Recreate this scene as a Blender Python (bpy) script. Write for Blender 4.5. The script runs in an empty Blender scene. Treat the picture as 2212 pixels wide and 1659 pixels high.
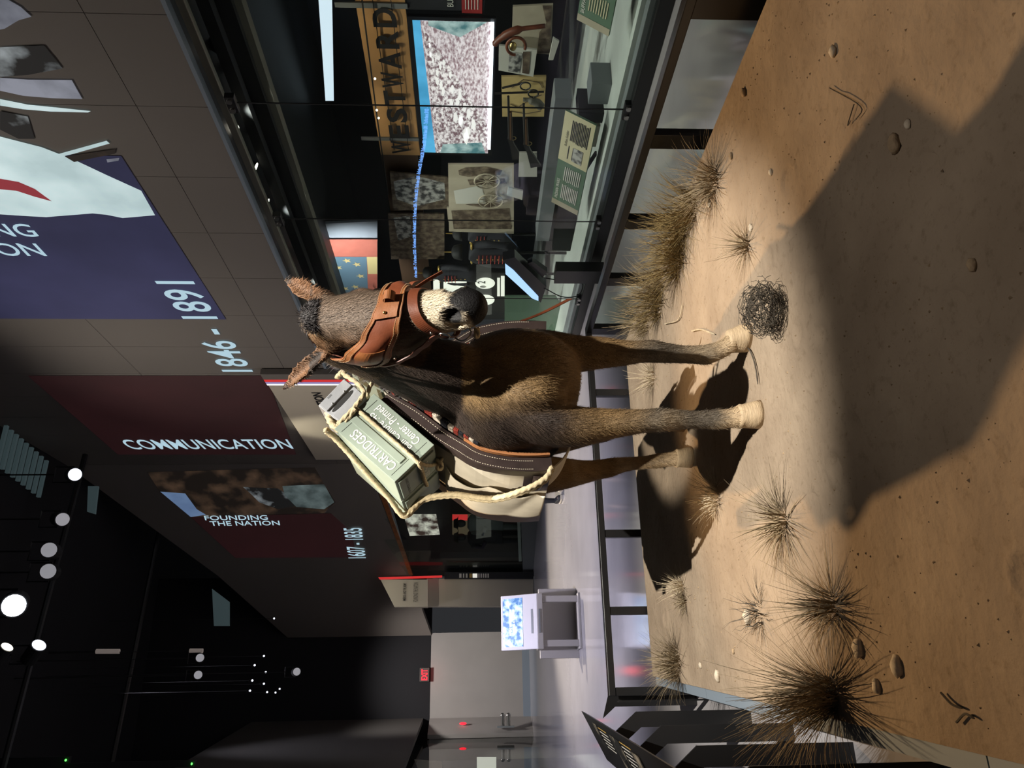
import bpy, bmesh, math, random
from mathutils import Vector as V, Matrix, noise
random.seed(7)
S = bpy.context.scene
COL = S.collection
# ------------------------------------------------------------------ camera
FPX = 1661.0; CH = 1.10
TH = math.atan(82 / FPX); YAW = math.atan(695 / FPX)
F0 = V((math.sin(YAW), math.cos(YAW), 0)); CR = V((math.cos(YAW), -math.sin(YAW), 0)); ZZ = V((0, 0, 1))
CF = F0 * math.cos(TH) - ZZ * math.sin(TH); CU = ZZ * math.cos(TH) + F0 * math.sin(TH)
CP = V((0, 0, CH))
cam = bpy.data.cameras.new('camera'); cam.sensor_fit = 'HORIZONTAL'; cam.sensor_width = 36.0
cam.lens = 36.0 * FPX / 2212.0; cam.clip_start = 0.02; cam.clip_end = 200
camo = bpy.data.objects.new('camera', cam); COL.objects.link(camo)
# the photograph lies on its side: picture right = world down, picture up = world right
m3 = Matrix((-CU, CR, -CF)).transposed()
camo.matrix_world = Matrix.Translation(CP) @ m3.to_4x4()
S.camera = camo
# ------------------------------------------------------------------ world, lights, exposure
S.view_settings.view_transform = 'Standard'; S.view_settings.look = 'None'
S.view_settings.gamma = 1.0; S.view_settings.use_curve_mapping = False
S.view_settings.exposure = 0.0
w = bpy.data.worlds.new('dim_room'); S.world = w; w.use_nodes = True
w.node_tree.nodes['Background'].inputs[0].default_value = (0.9, 0.92, 1.0, 1)
w.node_tree.nodes['Background'].inputs[1].default_value = 0.028

def spot(name, loc, target, power, col, angle, blend, rad=0.04):
    l = bpy.data.lights.new(name, 'SPOT'); l.energy = power; l.color = col
    l.spot_size = math.radians(angle); l.spot_blend = blend; l.shadow_soft_size = rad
    o = bpy.data.objects.new(name, l); COL.objects.link(o); o.location = loc
    o.rotation_euler = (V(target) - V(loc)).to_track_quat('-Z', 'Y').to_euler(); return o
def area(name, loc, target, power, col, sx, sy):
    l = bpy.data.lights.new(name, 'AREA'); l.energy = power; l.color = col; l.shape = 'RECTANGLE'; l.size = sx; l.size_y = sy
    o = bpy.data.objects.new(name, l); COL.objects.link(o); o.location = loc
    o.rotation_euler = (V(target) - V(loc)).to_track_quat('-Z', 'Y').to_euler(); return o
# two ceiling spotlights on the animal: a whiter one from the front, a warm one from behind
spot('front_spotlight', (1.5, -0.3, 6.2), (1.1, 3.95, 0.0), 4100, (1.0, 0.94, 0.84), 28, 0.55, 0.03)
spot('rear_spotlight', (1.75, 7.1, 5.6), (1.15, 1.35, 0.0), 1500, (1.0, 0.65, 0.33), 34, 0.5, 0.06)
spot('pack_spotlight', (-1.6, 0.6, 5.4), (0.80, 3.25, 1.36), 2300, (1.0, 0.92, 0.78), 9, 0.4, 0.05)
# added overhead fill for the shaded foreground dirt, then the gallery lighting
spot('foreground_fill', (1.2, 0.3, 8.7), (1.4, 0.6, 0), 620, (1.0, 0.9, 0.8), 28, 0.9, 0.3)
for k, (x, y, p) in enumerate(((1.8, 8.2, 260), (0.2, 12.5, 500), (-1.6, 8.0, 420), (0.2, 16.5, 600))):
    spot('ceiling_spot', (x, y, 8.7), (x, y + 1.5, 0), p, (0.86, 0.85, 1.0), 48, 0.8, 0.12)
for k, (y, p) in enumerate(((4.0, 300), (7.5, 420), (10.5, 300))):
    spot('fascia_spot', (0.0, y, 7.0 if k == 2 else 8.9), (4.6, y, 4.6), p, (1.0, 0.9, 0.8), 75, 0.9, 0.12)
spot('aisle_spot', (2.6, 13.5, 5.5), (2.6, 12.0, -0.3), 2600, (1.0, 0.88, 0.70), 62, 0.5, 0.1)
spot('kiosk_spot', (0.6, 8.2, 6.5), (0.9, 10.6, -0.3), 2300, (0.82, 0.80, 1.0), 75, 0.8, 0.2)
spot('left_floor_spot', (-1.9, 5.2, 4.5), (-1.6, 5.2, -0.3), 420, (0.9, 0.87, 0.95), 38, 0.8, 0.2)
spot('right_floor_spot', (3.5, 5.4, 4.2), (3.6, 4.6, -0.3), 270, (0.97, 1.0, 0.85), 42, 0.8, 0.2)
spot('far_wall_spot', (0.6, 17.0, 5.0), (0.6, 21.0, 1.0), 1000, (1.0, 0.94, 0.9), 60, 0.9, 0.3)
# ------------------------------------------------------------------ helpers
def ray(x, y):
    return CF + CR * ((1659 - y) - 829.5) / FPX - CU * (x - 1106) / FPX
def onz(x, y, z=0.0): d = ray(x, y); return CP + d * ((z - CH) / d.z)
def onX(x, y, X): d = ray(x, y); return CP + d * (X / d.x)
def onY(x, y, Y): d = ray(x, y); return CP + d * (Y / d.y)
def atd(x, y, t): return CP + ray(x, y) * t
def onpl(x, y, P, N): d = ray(x, y); return CP + d * ((P - CP).dot(N) / d.dot(N))

class MB:
    def __init__(s): s.v = []; s.f = []
    def add(s, vs, fs):
        b = len(s.v); s.v += [tuple(p) for p in vs]; s.f += [tuple(b + i for i in q) for q in fs]; return s
    def box(s, c, ax, ay, az):
        c, ax, ay, az = V(c), V(ax), V(ay), V(az)
        vs = [c + ax * i + ay * j + az * k for k in (-1, 1) for j in (-1, 1) for i in (-1, 1)]
        fs = [(0, 2, 3, 1), (4, 5, 7, 6), (0, 1, 5, 4), (2, 6, 7, 3), (0, 4, 6, 2), (1, 3, 7, 5)]
        if ax.cross(ay).dot(az) < 0: fs = [q[::-1] for q in fs]
        return s.add(vs, fs)
    def bx(s, x0, x1, y0, y1, z0, z1):
        return s.box(((x0 + x1) / 2, (y0 + y1) / 2, (z0 + z1) / 2), ((x1 - x0) / 2, 0, 0), (0, (y1 - y0) / 2, 0), (0, 0, (z1 - z0) / 2))
    def poly(s, pts): return s.add(pts, [tuple(range(len(pts)))])
    def prism(s, pts, ext):
        n = len(pts); e = V(ext); pts = [V(p) for p in pts]
        vs = pts + [p + e for p in pts]
        fs = [tuple(range(n))[::-1], tuple(range(n, 2 * n))] + [(i, (i + 1) % n, n + (i + 1) % n, n + i) for i in range(n)]
        return s.add(vs, fs)
    def loft(s, rings, cap=True, closed=True):
        n = len(rings[0]); b = []
        for r in rings: b += r
        fs = []
        for k in range(len(rings) - 1):
            for i in range(n if closed else n - 1):
                j = (i + 1) % n
                fs.append((k * n + i, k * n + j, (k + 1) * n + j, (k + 1) * n + i))
        if cap and closed:
            fs.append(tuple(range(n))[::-1]); m = (len(rings) - 1) * n; fs.append(tuple(range(m, m + n)))
        return s.add(b, fs)
    def tube(s, path, r, n=8, lobes=0, pitch=0.03, cap=True):
        P = [V(p) for p in path]; m = len(P)
        R = r if isinstance(r, (list, tuple)) else [r] * m
        T = [(P[min(i + 1, m - 1)] - P[max(i - 1, 0)]).normalized() for i in range(m)]
        u = T[0].orthogonal().normalized(); rings = []; L = 0
        for i in range(m):
            if i: L += (P[i] - P[i - 1]).length
            u = (u - T[i] * u.dot(T[i])).normalized(); w_ = T[i].cross(u)
            ph = L / pitch * 2 * math.pi / max(lobes, 1) if lobes else 0
            ring = []
            for k in range(n):
                a = 2 * math.pi * k / n
                rr = R[i] * ((0.62 + 0.46 * abs(math.cos((a * lobes) / 2 + ph * lobes / 2))) if lobes else 1)
                ring.append(P[i] + (u * math.cos(a) + w_ * math.sin(a)) * rr)
            rings.append(ring)
        return s.loft(rings, cap)
    def ball(s, c, rx, ry=None, rz=None, n=10, m=7, ax=None):
        ry = ry or rx; rz = rz or rx; c = V(c)
        A = ax or (V((1, 0, 0)), V((0, 1, 0)), V((0, 0, 1)))
        rings = []
        for k in range(1, m):
            p = math.pi * k / m
            rings.append([c + A[0] * (rx * math.sin(p) * math.cos(2 * math.pi * i / n)) + A[1] * (ry * math.sin(p) * math.sin(2 * math.pi * i / n)) - A[2] * (rz * math.cos(p)) for i in range(n)])
        return s.loft(rings, True)
    def cyl(s, p0, p1, r0, r1=None, n=16): return s.tube([p0, p1], [r0, r0 if r1 is None else r1], n)
    def disc(s, c, nrm, r, n=20, sy=1.0):
        nrm = V(nrm).normalized(); u = nrm.orthogonal().normalized(); w_ = nrm.cross(u)
        return s.poly([V(c) + u * r * math.cos(2 * math.pi * i / n) + w_ * r * sy * math.sin(2 * math.pi * i / n) for i in range(n)])
    def text(s, st, c, r, u, height, width=None, bold=0.0, part=None):
        vs, fs, (x0, x1, y0, y1) = text_geo(st, bold)
        if part: fs = [q for q in fs if part[0] <= (sum(vs[i][0] for i in q) / len(q) - x0) / (x1 - x0) < part[1]]
        r, u, c = V(r).normalized(), V(u).normalized(), V(c)
        k = height / (y1 - y0); kx = k if width is None else width / (x1 - x0)
        use = sorted({i for q in fs for i in q}); mp = {i: n for n, i in enumerate(use)}
        return s.add([c + r * ((vs[i][0] - (x0 + x1) / 2) * kx) + u * ((vs[i][1] - (y0 + y1) / 2) * k) for i in use], [tuple(mp[i] for i in q) for q in fs])
    def mesh(s, name):
        me = bpy.data.meshes.new(name); me.from_pydata(s.v, [], s.f); me.update(); return me
    def build(s, name, mat, parent=None, smooth=False, bevel=0, kind=None, label=None, cat=None, group=None, fix=False):
        me = s.mesh(name)
        if fix:
            bm = bmesh.new(); bm.from_mesh(me); bmesh.ops.recalc_face_normals(bm, faces=bm.faces); bm.to_mesh(me); bm.free()
        return finish(me, name, mat, parent, smooth, bevel, kind, label, cat, group)
def finish(me, name, mat, parent=None, smooth=False, bevel=0, kind=None, label=None, cat=None, group=None):
    o = bpy.data.objects.new(name, me); COL.objects.link(o)
    if mat: me.materials.append(M[mat] if isinstance(mat, str) else mat)
    if smooth: me.polygons.foreach_set('use_smooth', [True] * len(me.polygons))
    if bevel:
        b = o.modifiers.new('bevel', 'BEVEL'); b.width = bevel; b.segments = 2; b.limit_method = 'ANGLE'
    if parent is not None: setpar(o, parent)
    tag(o, label, cat, group, kind); return o
def setpar(o, p):
    o.parent = p
    loc = V((0, 0, 0)); q = p
    while q is not None:
        if q.type == 'EMPTY': loc += V(q.location)
        q = q.parent
    o.matrix_parent_inverse = Matrix.Translation(-loc) if p.type == 'EMPTY' else Matrix.Identity(4)
def tag(o, label=None, cat=None, group=None, kind=None):
    if label: o['label'] = label
    if cat: o['category'] = cat
    if group: o['group'] = group
    if kind: o['kind'] = kind
    return o
def empty(name, loc, label=None, cat=None, group=None, kind=None):
    o = bpy.data.objects.new(name, None); COL.objects.link(o); o.location = loc; o.empty_display_size = 0.1
    return tag(o, label, cat, group, kind)
_TX = {}
def text_geo(st, bold=0.0):
    if (st, bold) in _TX: return _TX[(st, bold)]
    cu = bpy.data.curves.new('lettering', 'FONT'); cu.body = st; cu.size = 1; cu.resolution_u = 4; cu.offset = bold
    o = bpy.data.objects.new('lettering', cu); COL.objects.link(o)
    dg = bpy.context.evaluated_depsgraph_get(); me = bpy.data.meshes.new_from_object(o.evaluated_get(dg))
    vs = [tuple(v.co) for v in me.vertices]; fs = [tuple(p.vertices) for p in me.polygons]
    bpy.data.objects.remove(o); bpy.data.curves.remove(cu); bpy.data.meshes.remove(me)
    xs = [p[0] for p in vs]; ys = [p[1] for p in vs]
    _TX[(st, bold)] = (vs, fs, (min(xs), max(xs), min(ys), max(ys))); return _TX[(st, bold)]
def spline(pts, n=8):
    P = [V(p) for p in pts]; P = [P[0] * 2 - P[1]] + P + [P[-1] * 2 - P[-2]]; out = []
    for i in range(1, len(P) - 2):
        a, b, c, d = P[i - 1], P[i], P[i + 1], P[i + 2]
        for k in range(n):
            t = k / n
            out.append(0.5 * ((2 * b) + (c - a) * t + (2 * a - 5 * b + 4 * c - d) * t * t + (3 * b - a - 3 * c + d) * t ** 3))
    out.append(P[-2]); return out
def interp(tab, s):
    if s <= tab[0][0]: return tab[0][1:]
    for a, b in zip(tab, tab[1:]):
        if s <= b[0]:
            t = (s - a[0]) / (b[0] - a[0]); t = t * t * (3 - 2 * t) * 0.5 + t * 0.5
            return tuple(x + (y - x) * t for x, y in zip(a[1:], b[1:]))
    return tab[-1][1:]
# ------------------------------------------------------------------ materials
M = {}
def mat(name, col, rough=0.6, metal=0.0, var=0.0, vscale=8.0, bump=0.0, bscale=40.0, emit=None, estr=1.0, col2=None, stretch=None, spec=0.5, ramp=(0.35, 0.65), coat=0.0):
    m = bpy.data.materials.new(name); m.use_nodes = True; M[name] = m
    nt = m.node_tree; b = nt.nodes['Principled BSDF']
    b.inputs['Base Color'].default_value = (*col, 1); b.inputs['Roughness'].default_value = rough; b.inputs['Metallic'].default_value = metal
    b.inputs['Specular IOR Level'].default_value = spec; b.inputs['Coat Weight'].default_value = coat
    tc = mp = None
    def coords():
        nonlocal tc, mp
        if mp is None:
            tc = nt.nodes.new('ShaderNodeTexCoord'); mp = nt.nodes.new('ShaderNodeMapping')
            if stretch: mp.inputs['Scale'].default_value = stretch
            nt.links.new(tc.outputs['Object'], mp.inputs['Vector'])
        return mp.outputs['Vector']
    if var or col2:
        n = nt.nodes.new('ShaderNodeTexNoise'); n.inputs['Scale'].default_value = vscale; n.inputs['Detail'].default_value = 6
        nt.links.new(coords(), n.inputs['Vector'])
        r = nt.nodes.new('ShaderNodeValToRGB'); nt.links.new(n.outputs['Fac'], r.inputs['Fac'])
        c2 = col2 or tuple(min(1, c * (1 + var)) for c in col); c1 = col if col2 else tuple(c * (1 - var) for c in col)
        r.color_ramp.elements[0].position = ramp[0]; r.color_ramp.elements[1].position = ramp[1]
        r.color_ramp.elements[0].color = (*c1, 1); r.color_ramp.elements[1].color = (*c2, 1)
        nt.links.new(r.outputs['Color'], b.inputs['Base Color'])
        if emit == 'same':
            nt.links.new(r.outputs['Color'], b.inputs['Emission Color']); b.inputs['Emission Strength'].default_value = estr
    if emit and emit != 'same':
        b.inputs['Emission Color'].default_value = (*emit, 1); b.inputs['Emission Strength'].default_value = estr
    if bump:
        n2 = nt.nodes.new('ShaderNodeTexNoise'); n2.inputs['Scale'].default_value = bscale; n2.inputs['Detail'].default_value = 5
        nt.links.new(coords(), n2.inputs['Vector'])
        bp = nt.nodes.new('ShaderNodeBump'); bp.inputs['Strength'].default_value = bump; bp.inputs['Distance'].default_value = 0.01
        nt.links.new(n2.outputs['Fac'], bp.inputs['Height']); nt.links.new(bp.outputs['Normal'], b.inputs['Normal'])
    return m
def attr_mat(name, rough=0.75, bump=0.0, bscale=200.0, spec=0.25):
    m = mat(name, (0.5, 0.5, 0.5), rough, spec=spec, bump=bump, bscale=bscale)
    nt = m.node_tree; a = nt.nodes.new('ShaderNodeAttribute'); a.attribute_name = 'coat'
    nt.links.new(a.outputs['Color'], nt.nodes['Principled BSDF'].inputs['Base Color']); return m
def glass_mat(name, tint=(0.93, 0.97, 0.95), refl=1.0):
    m = bpy.data.materials.new(name); m.use_nodes = True; M[name] = m; nt = m.node_tree; nt.nodes.clear()
    out = nt.nodes.new('ShaderNodeOutputMaterial'); mx = nt.nodes.new('ShaderNodeMixShader')
    tr = nt.nodes.new('ShaderNodeBsdfTransparent'); tr.inputs[0].default_value = (*tint, 1)
    gl = nt.nodes.new('ShaderNodeBsdfGlossy'); gl.inputs['Roughness'].default_value = 0.0; gl.inputs[0].default_value = (refl, refl, refl, 1)
    fr = nt.nodes.new('ShaderNodeFresnel'); fr.inputs[0].default_value = 1.45
    ge = nt.nodes.new('ShaderNodeNewGeometry'); sb = nt.nodes.new('ShaderNodeMath'); sb.operation = 'SUBTRACT'; sb.inputs[0].default_value = 1.0; ml = nt.nodes.new('ShaderNodeMath'); ml.operation = 'MULTIPLY'
    nt.links.new(ge.outputs['Backfacing'], sb.inputs[1]); nt.links.new(fr.outputs[0], ml.inputs[0]); nt.links.new(sb.outputs[0], ml.inputs[1]); nt.links.new(ml.outputs[0], mx.inputs[0]); nt.links.new(tr.outputs[0], mx.inputs[1]); nt.links.new(gl.outputs[0], mx.inputs[2])
    nt.links.new(mx.outputs[0], out.inputs[0]); return m
mat('dirt', (0.25, 0.19, 0.135), 0.95, col2=(0.345, 0.27, 0.195), vscale=3.0, bump=0.55, bscale=38, spec=0.1, ramp=(0.3, 0.7))
def dirt_detail():
    nt = M['dirt'].node_tree; b = nt.nodes['Principled BSDF']; src = b.inputs['Base Color'].links[0].from_socket
    tc = nt.nodes.new('ShaderNodeTexCoord'); n = nt.nodes.new('ShaderNodeTexNoise'); n.inputs['Scale'].default_value = 26; n.inputs['Detail'].default_value = 8; n.inputs['Roughness'].default_value = 0.7
    nt.links.new(tc.outputs['Object'], n.inputs['Vector']); r = nt.nodes.new('ShaderNodeValToRGB'); nt.links.new(n.outputs['Fac'], r.inputs['Fac'])
    r.color_ramp.elements[0].position = 0.30; r.color_ramp.elements[0].color = (0.76, 0.74, 0.71, 1); r.color_ramp.elements[1].position = 0.46; r.color_ramp.elements[1].color = (1, 1, 1, 1)
    v = nt.nodes.new('ShaderNodeTexVoronoi'); v.inputs['Scale'].default_value = 55; nt.links.new(tc.outputs['Object'], v.inputs['Vector'])
    r2 = nt.nodes.new('ShaderNodeValToRGB'); nt.links.new(v.outputs['Distance'], r2.inputs['Fac']); r2.color_ramp.elements[0].position = 0.06; r2.color_ramp.elements[0].color = (0.5, 0.48, 0.45, 1); r2.color_ramp.elements[1].position = 0.16; r2.color_ramp.elements[1].color = (1, 1, 1, 1)
    m1 = nt.nodes.new('ShaderNodeMix'); m1.data_type = 'RGBA'; m1.blend_type = 'MULTIPLY'; m1.inputs[0].default_value = 1; nt.links.new(src, m1.inputs[6]); nt.links.new(r.outputs['Color'], m1.inputs[7])
    m2 = nt.nodes.new('ShaderNodeMix'); m2.data_type = 'RGBA'; m2.blend_type = 'MULTIPLY'; m2.inputs[0].default_value = 0.22; nt.links.new(m1.outputs[2], m2.inputs[6]); nt.links.new(r2.outputs['Color'], m2.inputs[7])
    nt.links.new(m2.outputs[2], b.inputs['Base Color'])
dirt_detail()
mat('floor_concrete', (0.36, 0.345, 0.355), 0.10, var=0.08, vscale=1.2, bump=0.02, bscale=3, spec=0.5)
mat('black_metal', (0.012, 0.012, 0.013), 0.32, spec=0.5)
mat('black_matte', (0.008, 0.008, 0.009), 0.7)
mat('black_wall', (0.006, 0.006, 0.008), 0.9)
mat('grey_ledge', (0.19, 0.23, 0.275), 0.45, metal=0.0)
mat('fascia', (0.165, 0.15, 0.135), 0.7, var=0.03, vscale=0.6, spec=0.3)
mat('fascia_dark', (0.06, 0.055, 0.05), 0.8)
mat('grey_wall', (0.28, 0.265, 0.25), 0.75, var=0.06, vscale=1.0)
mat('beige_sign', (0.55, 0.50, 0.40), 0.7)
mat('white_paint', (0.62, 0.60, 0.62), 0.45)
mat('red_stripe', (0.45, 0.02, 0.02), 0.4, emit=(0.9, 0.05, 0.05), estr=0.5)
mat('blue_stripe', (0.15, 0.13, 0.3), 0.4, emit=(0.4, 0.35, 0.7), estr=0.5)
mat('white_stripe', (0.8, 0.8, 0.8), 0.4, emit=(1, 1, 1), estr=0.8)
mat('dark_print', (0.01, 0.01, 0.012), 0.7)
mat('exit_red', (0.3, 0.0, 0.0), 0.4, emit=(1.0, 0.02, 0.04), estr=2.0)
mat('lamp_glow', (1, 1, 1), 0.4, emit=(1.0, 0.93, 0.75), estr=6.0)
mat('lamp_glow_cool', (1, 1, 1), 0.4, emit=(0.8, 0.85, 1.0), estr=2.0)
mat('lamp_dim', (0.5, 0.5, 0.52), 0.4, emit=(0.6, 0.6, 0.65), estr=0.35)
mat('lamp_strip', (0.3, 0.27, 0.24), 0.5, emit=(0.5, 0.42, 0.38), estr=0.2)
mat('strip_window', (0.6, 0.7, 0.8), 0.3, emit=(0.75, 0.87, 1.0), estr=1.0)
mat('green_dot', (0, 0.4, 0), 0.4, emit=(0.1, 1, 0.1), estr=3)
glass_mat('case_glass')
glass_mat('clear_acrylic', (0.96, 0.97, 0.97))
# ------------------------------------------------------------------ the setting
FZ = -0.30
MB().add([(-6, -3, FZ), (9, -3, FZ), (9, 24, FZ), (-6, 24, FZ)], [(0, 1, 2, 3)]).build('floor', 'floor_concrete', kind='structure')
MB().add([(-8, -3, 9.25), (-8, 26, 9.25), (9, 26, 9.25), (9, -3, 9.25)], [(0, 1, 2, 3)]).build('ceiling', 'black_wall', kind='structure')
# right wall: a tall panelled fascia above the showcase
wr = MB().bx(4.64, 4.80, -3, 15.2, 3.30, 9.25).build('wall_right', 'fascia_dark', kind='structure')
zrows = [(3.29, 3.867), (3.873, 5.997), (6.003, 9.24)]
pw = 0.92
cache = {}
for k in range(int(15.2 / pw) + 1):
    y0 = 1.4 + k * pw; y1 = min(y0 + pw - 0.005, 15.2)
    if y0 > 15: break
    for (z0, z1) in zrows:
        MB().bx(4.60, 4.64, y0, y1, z0, z1).build('panel', 'fascia', wr)
MB().bx(4.585, 4.66, 1.0, 15.2, 3.255, 3.288).build('trim_1', 'grey_ledge', kind='structure')
# far part of the right wall bends round to the left
WB = V((4.6, 15.2, 0)); WD = V((2.9, 18.45, 0)); WE = V((1.69, 20.7, 0))
def col_z(P, v, y):           # height on the vertical through P seen at picture column v
    q = onY(v, y, P.y); return q.z
far = MB()
tops = [9.24, 7.03, 5.82]; bots = [3.29, 2.62, 2.19]
for (a, b, i) in ((WB, WD, 0), (WD, WE, 1)):
    nrm = V((-(b - a).y, (b - a).x, 0)).normalized() * 0.12
    q = [V((a.x, a.y, bots[i])), V((b.x, b.y, bots[i + 1])), V((b.x, b.y, tops[i + 1])), V((a.x, a.y, tops[i]))]
    far.prism([p - nrm for p in q], nrm)
wf = far.build('wall_right_far', 'fascia', kind='structure', fix=True)
# back wall: pale below, black above
MB().bx(-1.2, 1.75, 20.7, 20.9, FZ, 2.19).build('wall_back', 'grey_wall', kind='structure')
MB().bx(-8, 3.2, 20.72, 20.95, 2.19, 9.25).build('wall_back_upper', 'black_wall', kind='structure')
MB().bx(-0.7, 1.6, 20.66, 20.70, FZ, -0.12).build('baseboard_back', 'grey_ledge', kind='structure')
# left wall
LA = V((-0.69, 19.9, 0)); LB = V((-1.12, 15.9, 0)); LC = V((-2.6, 2.0, 0))
def wallstrip(a, b, z0, z1, m, name, off=0.1, kind='structure', parent=None):
    n = V(((b - a).y, -(b - a).x, 0)).normalized() * off
    return MB().prism([V((a.x, a.y, z0)), V((b.x, b.y, z0)), V((b.x, b.y, z1)), V((a.x, a.y, z1))], n).build(name, m, parent, kind=kind, fix=True)
wallstrip(V((-0.35, 20.7, 0)), LA, FZ, 2.19, 'grey_wall', 'wall_left', -0.1)
wallstrip(V((-0.35, 20.7, 0)), V((-1.2, 14.5, 0)), 2.35, 6.5, 'fascia_dark', 'wall_left_fascia', -0.1)
wallstrip(V((-1.2, 14.5, 0)), V((-3.0, 1.0, 0)), 3.0, 6.5, 'fascia_dark', 'wall_left_upper', -0.1)
wallstrip(V((-1.6, 19.9, 0)), V((-2.1, 14.5, 0)), FZ, 2.6, 'grey_wall', 'wall_left_case_back', -0.1)
# bars and pipes under the black ceiling
for k, (y0, z) in enumerate(((6.0, 8.6), (9.5, 8.3), (13.0, 8.4), (16.5, 8.2))):
    MB().cyl((-7, y0, z), (4.5, y0 + 1.2, z), 0.05, n=8).build('ceiling_pipe', 'black_metal', label='black pipe under the dark ceiling, %s from the mule' % ('nearest', 'second', 'third', 'farthest')[k], cat='pipe', group='ceiling pipes')
# ------------------------------------------------------------------ platform with dirt ground
def xl(Y): return -0.118 + (Y - 1.8) * 0.083 if Y > 1.0 else -0.118 - 0.8 * 0.083
GX1, GY0, GY1 = 2.43, 0.75, 5.02
random.seed(77)
PRINTS = [(random.uniform(0.55, 1.7), random.uniform(1.35, 2.45), random.uniform(0.04, 0.06), random.uniform(0, 6.28)) for _ in range(16)] + [(random.uniform(0.2, 2.3), random.uniform(1.2, 4.6), random.uniform(0.04, 0.055), random.uniform(0, 6.28)) for _ in range(12)]
def gz(x, y):
    pr = 0.0
    for (hx, hy, hr_, ha) in PRINTS:
        d = math.hypot(x - hx, y - hy) / hr_
        if d < 1.7:
            fr = math.cos(math.atan2(y - hy, x - hx) - ha)
            pr += (-0.007 * max(0, 1 - d * d) + 0.006 * math.exp(-((d - 1.05) / 0.22) ** 2) * (0.35 + 0.65 * max(0, fr)))
    return gz0(x, y) + pr * min(1, max(0, (x - xl(y) - 0.02) / 0.06))
def gz0(x, y):
    n = noise.noise(V((x * 1.3, y * 1.3, 3.1))) * 0.012 + noise.noise(V((x * 5, y * 5, 7.7))) * 0.006 + noise.noise(V((x * 11, y * 11, 2.7))) * 0.0032 + noise.noise(V((x * 17, y * 17, 1.2))) * 0.0022
    n += abs(noise.noise(V((x * 9, y * 4, 5.5)))) * 0.004
    e = min(1, max(0, (x - xl(y)) / 0.06), max(0, (GX1 - x) / 0.05), max(0, (GY1 - y) / 0.05))
    return n * e
deck = empty('display_platform', (1.15, 2.9, FZ), 'raised platform with dry dirt ground under the mule', 'platform')
NX, NY = 270, 430
vs = []; fs = []
for j in range(NY + 1):
    Y = GY0 + (GY1 - GY0) * j / NY; x0 = xl(Y)
    for i in range(NX + 1):
        X = x0 + (GX1 - x0) * i / NX
        vs.append((X, Y, gz(X, Y)))
for j in range(NY):
    for i in range(NX):
        a = j * (NX + 1) + i; fs.append((a, a + 1, a + NX + 2, a + NX + 1))
g = MB(); g.add(vs, fs)
gnd = g.build('dirt_ground', 'dirt', deck, smooth=True)
# dirt skirts round the slab and a grey metal ledge
sk = MB()
pts = [V((xl(GY0), GY0, 0)), V((GX1, GY0, 0)), V((GX1, GY1, 0)), V((xl(GY1), GY1, 0))]
sk.prism([p + V((0, 0, -0.06)) for p in pts], (0, 0, 0.058))
sk.build('dirt_slab', 'dirt', deck, fix=True)
lg = MB()
for k in range(4):
    y0 = 0.75 + k * 1.07; y1 = y0 + 1.064
    lg.prism([V((xl(y0), y0, -0.055)), V((xl(y1), y1, -0.055)), V((xl(y1) - 0.05, y1, -0.055)), V((xl(y0) - 0.05, y0, -0.055))], (0, 0, 0.035))
lg.build('metal_ledge', 'grey_ledge', deck, fix=True)
MB().bx(0.30, 2.3, 0.9, 4.9, FZ, -0.055).build('plinth', 'black_matte', deck)
# ------------------------------------------------------------------ barrier round the platform
bar = empty('barrier_rail', (2.55, 5.07, FZ), 'low black metal barrier rail around the back of the dirt platform', 'barrier')
RZ = 0.262
b = MB().bx(2.52, 2.585, 1.2, 5.1, RZ - 0.03, RZ + 0.012); b.build('top_rail', 'black_metal', bar, bevel=0.004)
b = MB().bx(0.04, 2.52, 5.045, 5.10, RZ - 0.03, RZ + 0.012); b.build('top_rail', 'black_metal', bar, bevel=0.004)
for Y in (1.25, 2.20, 2.98, 3.68, 4.33, 5.05):
    MB().bx(2.53, 2.575, Y - 0.05, Y + 0.05, FZ, RZ - 0.03).build('post', 'black_metal', bar, bevel=0.003)
for X in (2.05, 1.04, 0.545, 0.065):
    w2 = 0.025
    MB().bx(X - w2, X + w2, 5.05, 5.095, FZ, RZ - 0.03).build('post', 'black_metal', bar, bevel=0.003)
# ------------------------------------------------------------------ reading rail at the left of the platform
rr = empty('reading_rail', (-0.3, 3.6, FZ), 'black reading rail with slanted text panel on bent flat legs', 'reading rail')
LY = [(1.95, -0.245), (2.5, -0.215), (3.08, -0.185), (3.64, -0.13), (4.18, -0.077), (5.2, 0.015)]
for Y, X in LY[:5]:
    w2 = 0.036
    prof = [(X - w2, FZ), (X + w2, FZ), (X + w2, 0.285), (X - 0.10, 0.455), (X - 0.16, 0.425), (X - w2, 0.265)]
    MB().prism([V((x, Y - 0.006, z)) for x, z in prof], (0, 0.012, 0)).build('leg', 'black_metal', rr, fix=True)
Y, X = LY[5]
MB().prism([V((x, Y - 0.03, z)) for x, z in [(X - .035, FZ), (X + .03, FZ), (X + .03, 0.26), (X - 0.10, 0.30), (X - .035, 0.22)]], (0, 0.012, 0)).build('leg', 'black_metal', rr, fix=True)
MB().prism([V((x, 4.9, z)) for x, z in [(X - .01, FZ), (X + .0, FZ), (X + .0, 0.235), (X - .01, 0.24)]], (0, 0.08, 0)).build('brace', 'black_metal', rr, fix=True)
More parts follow.
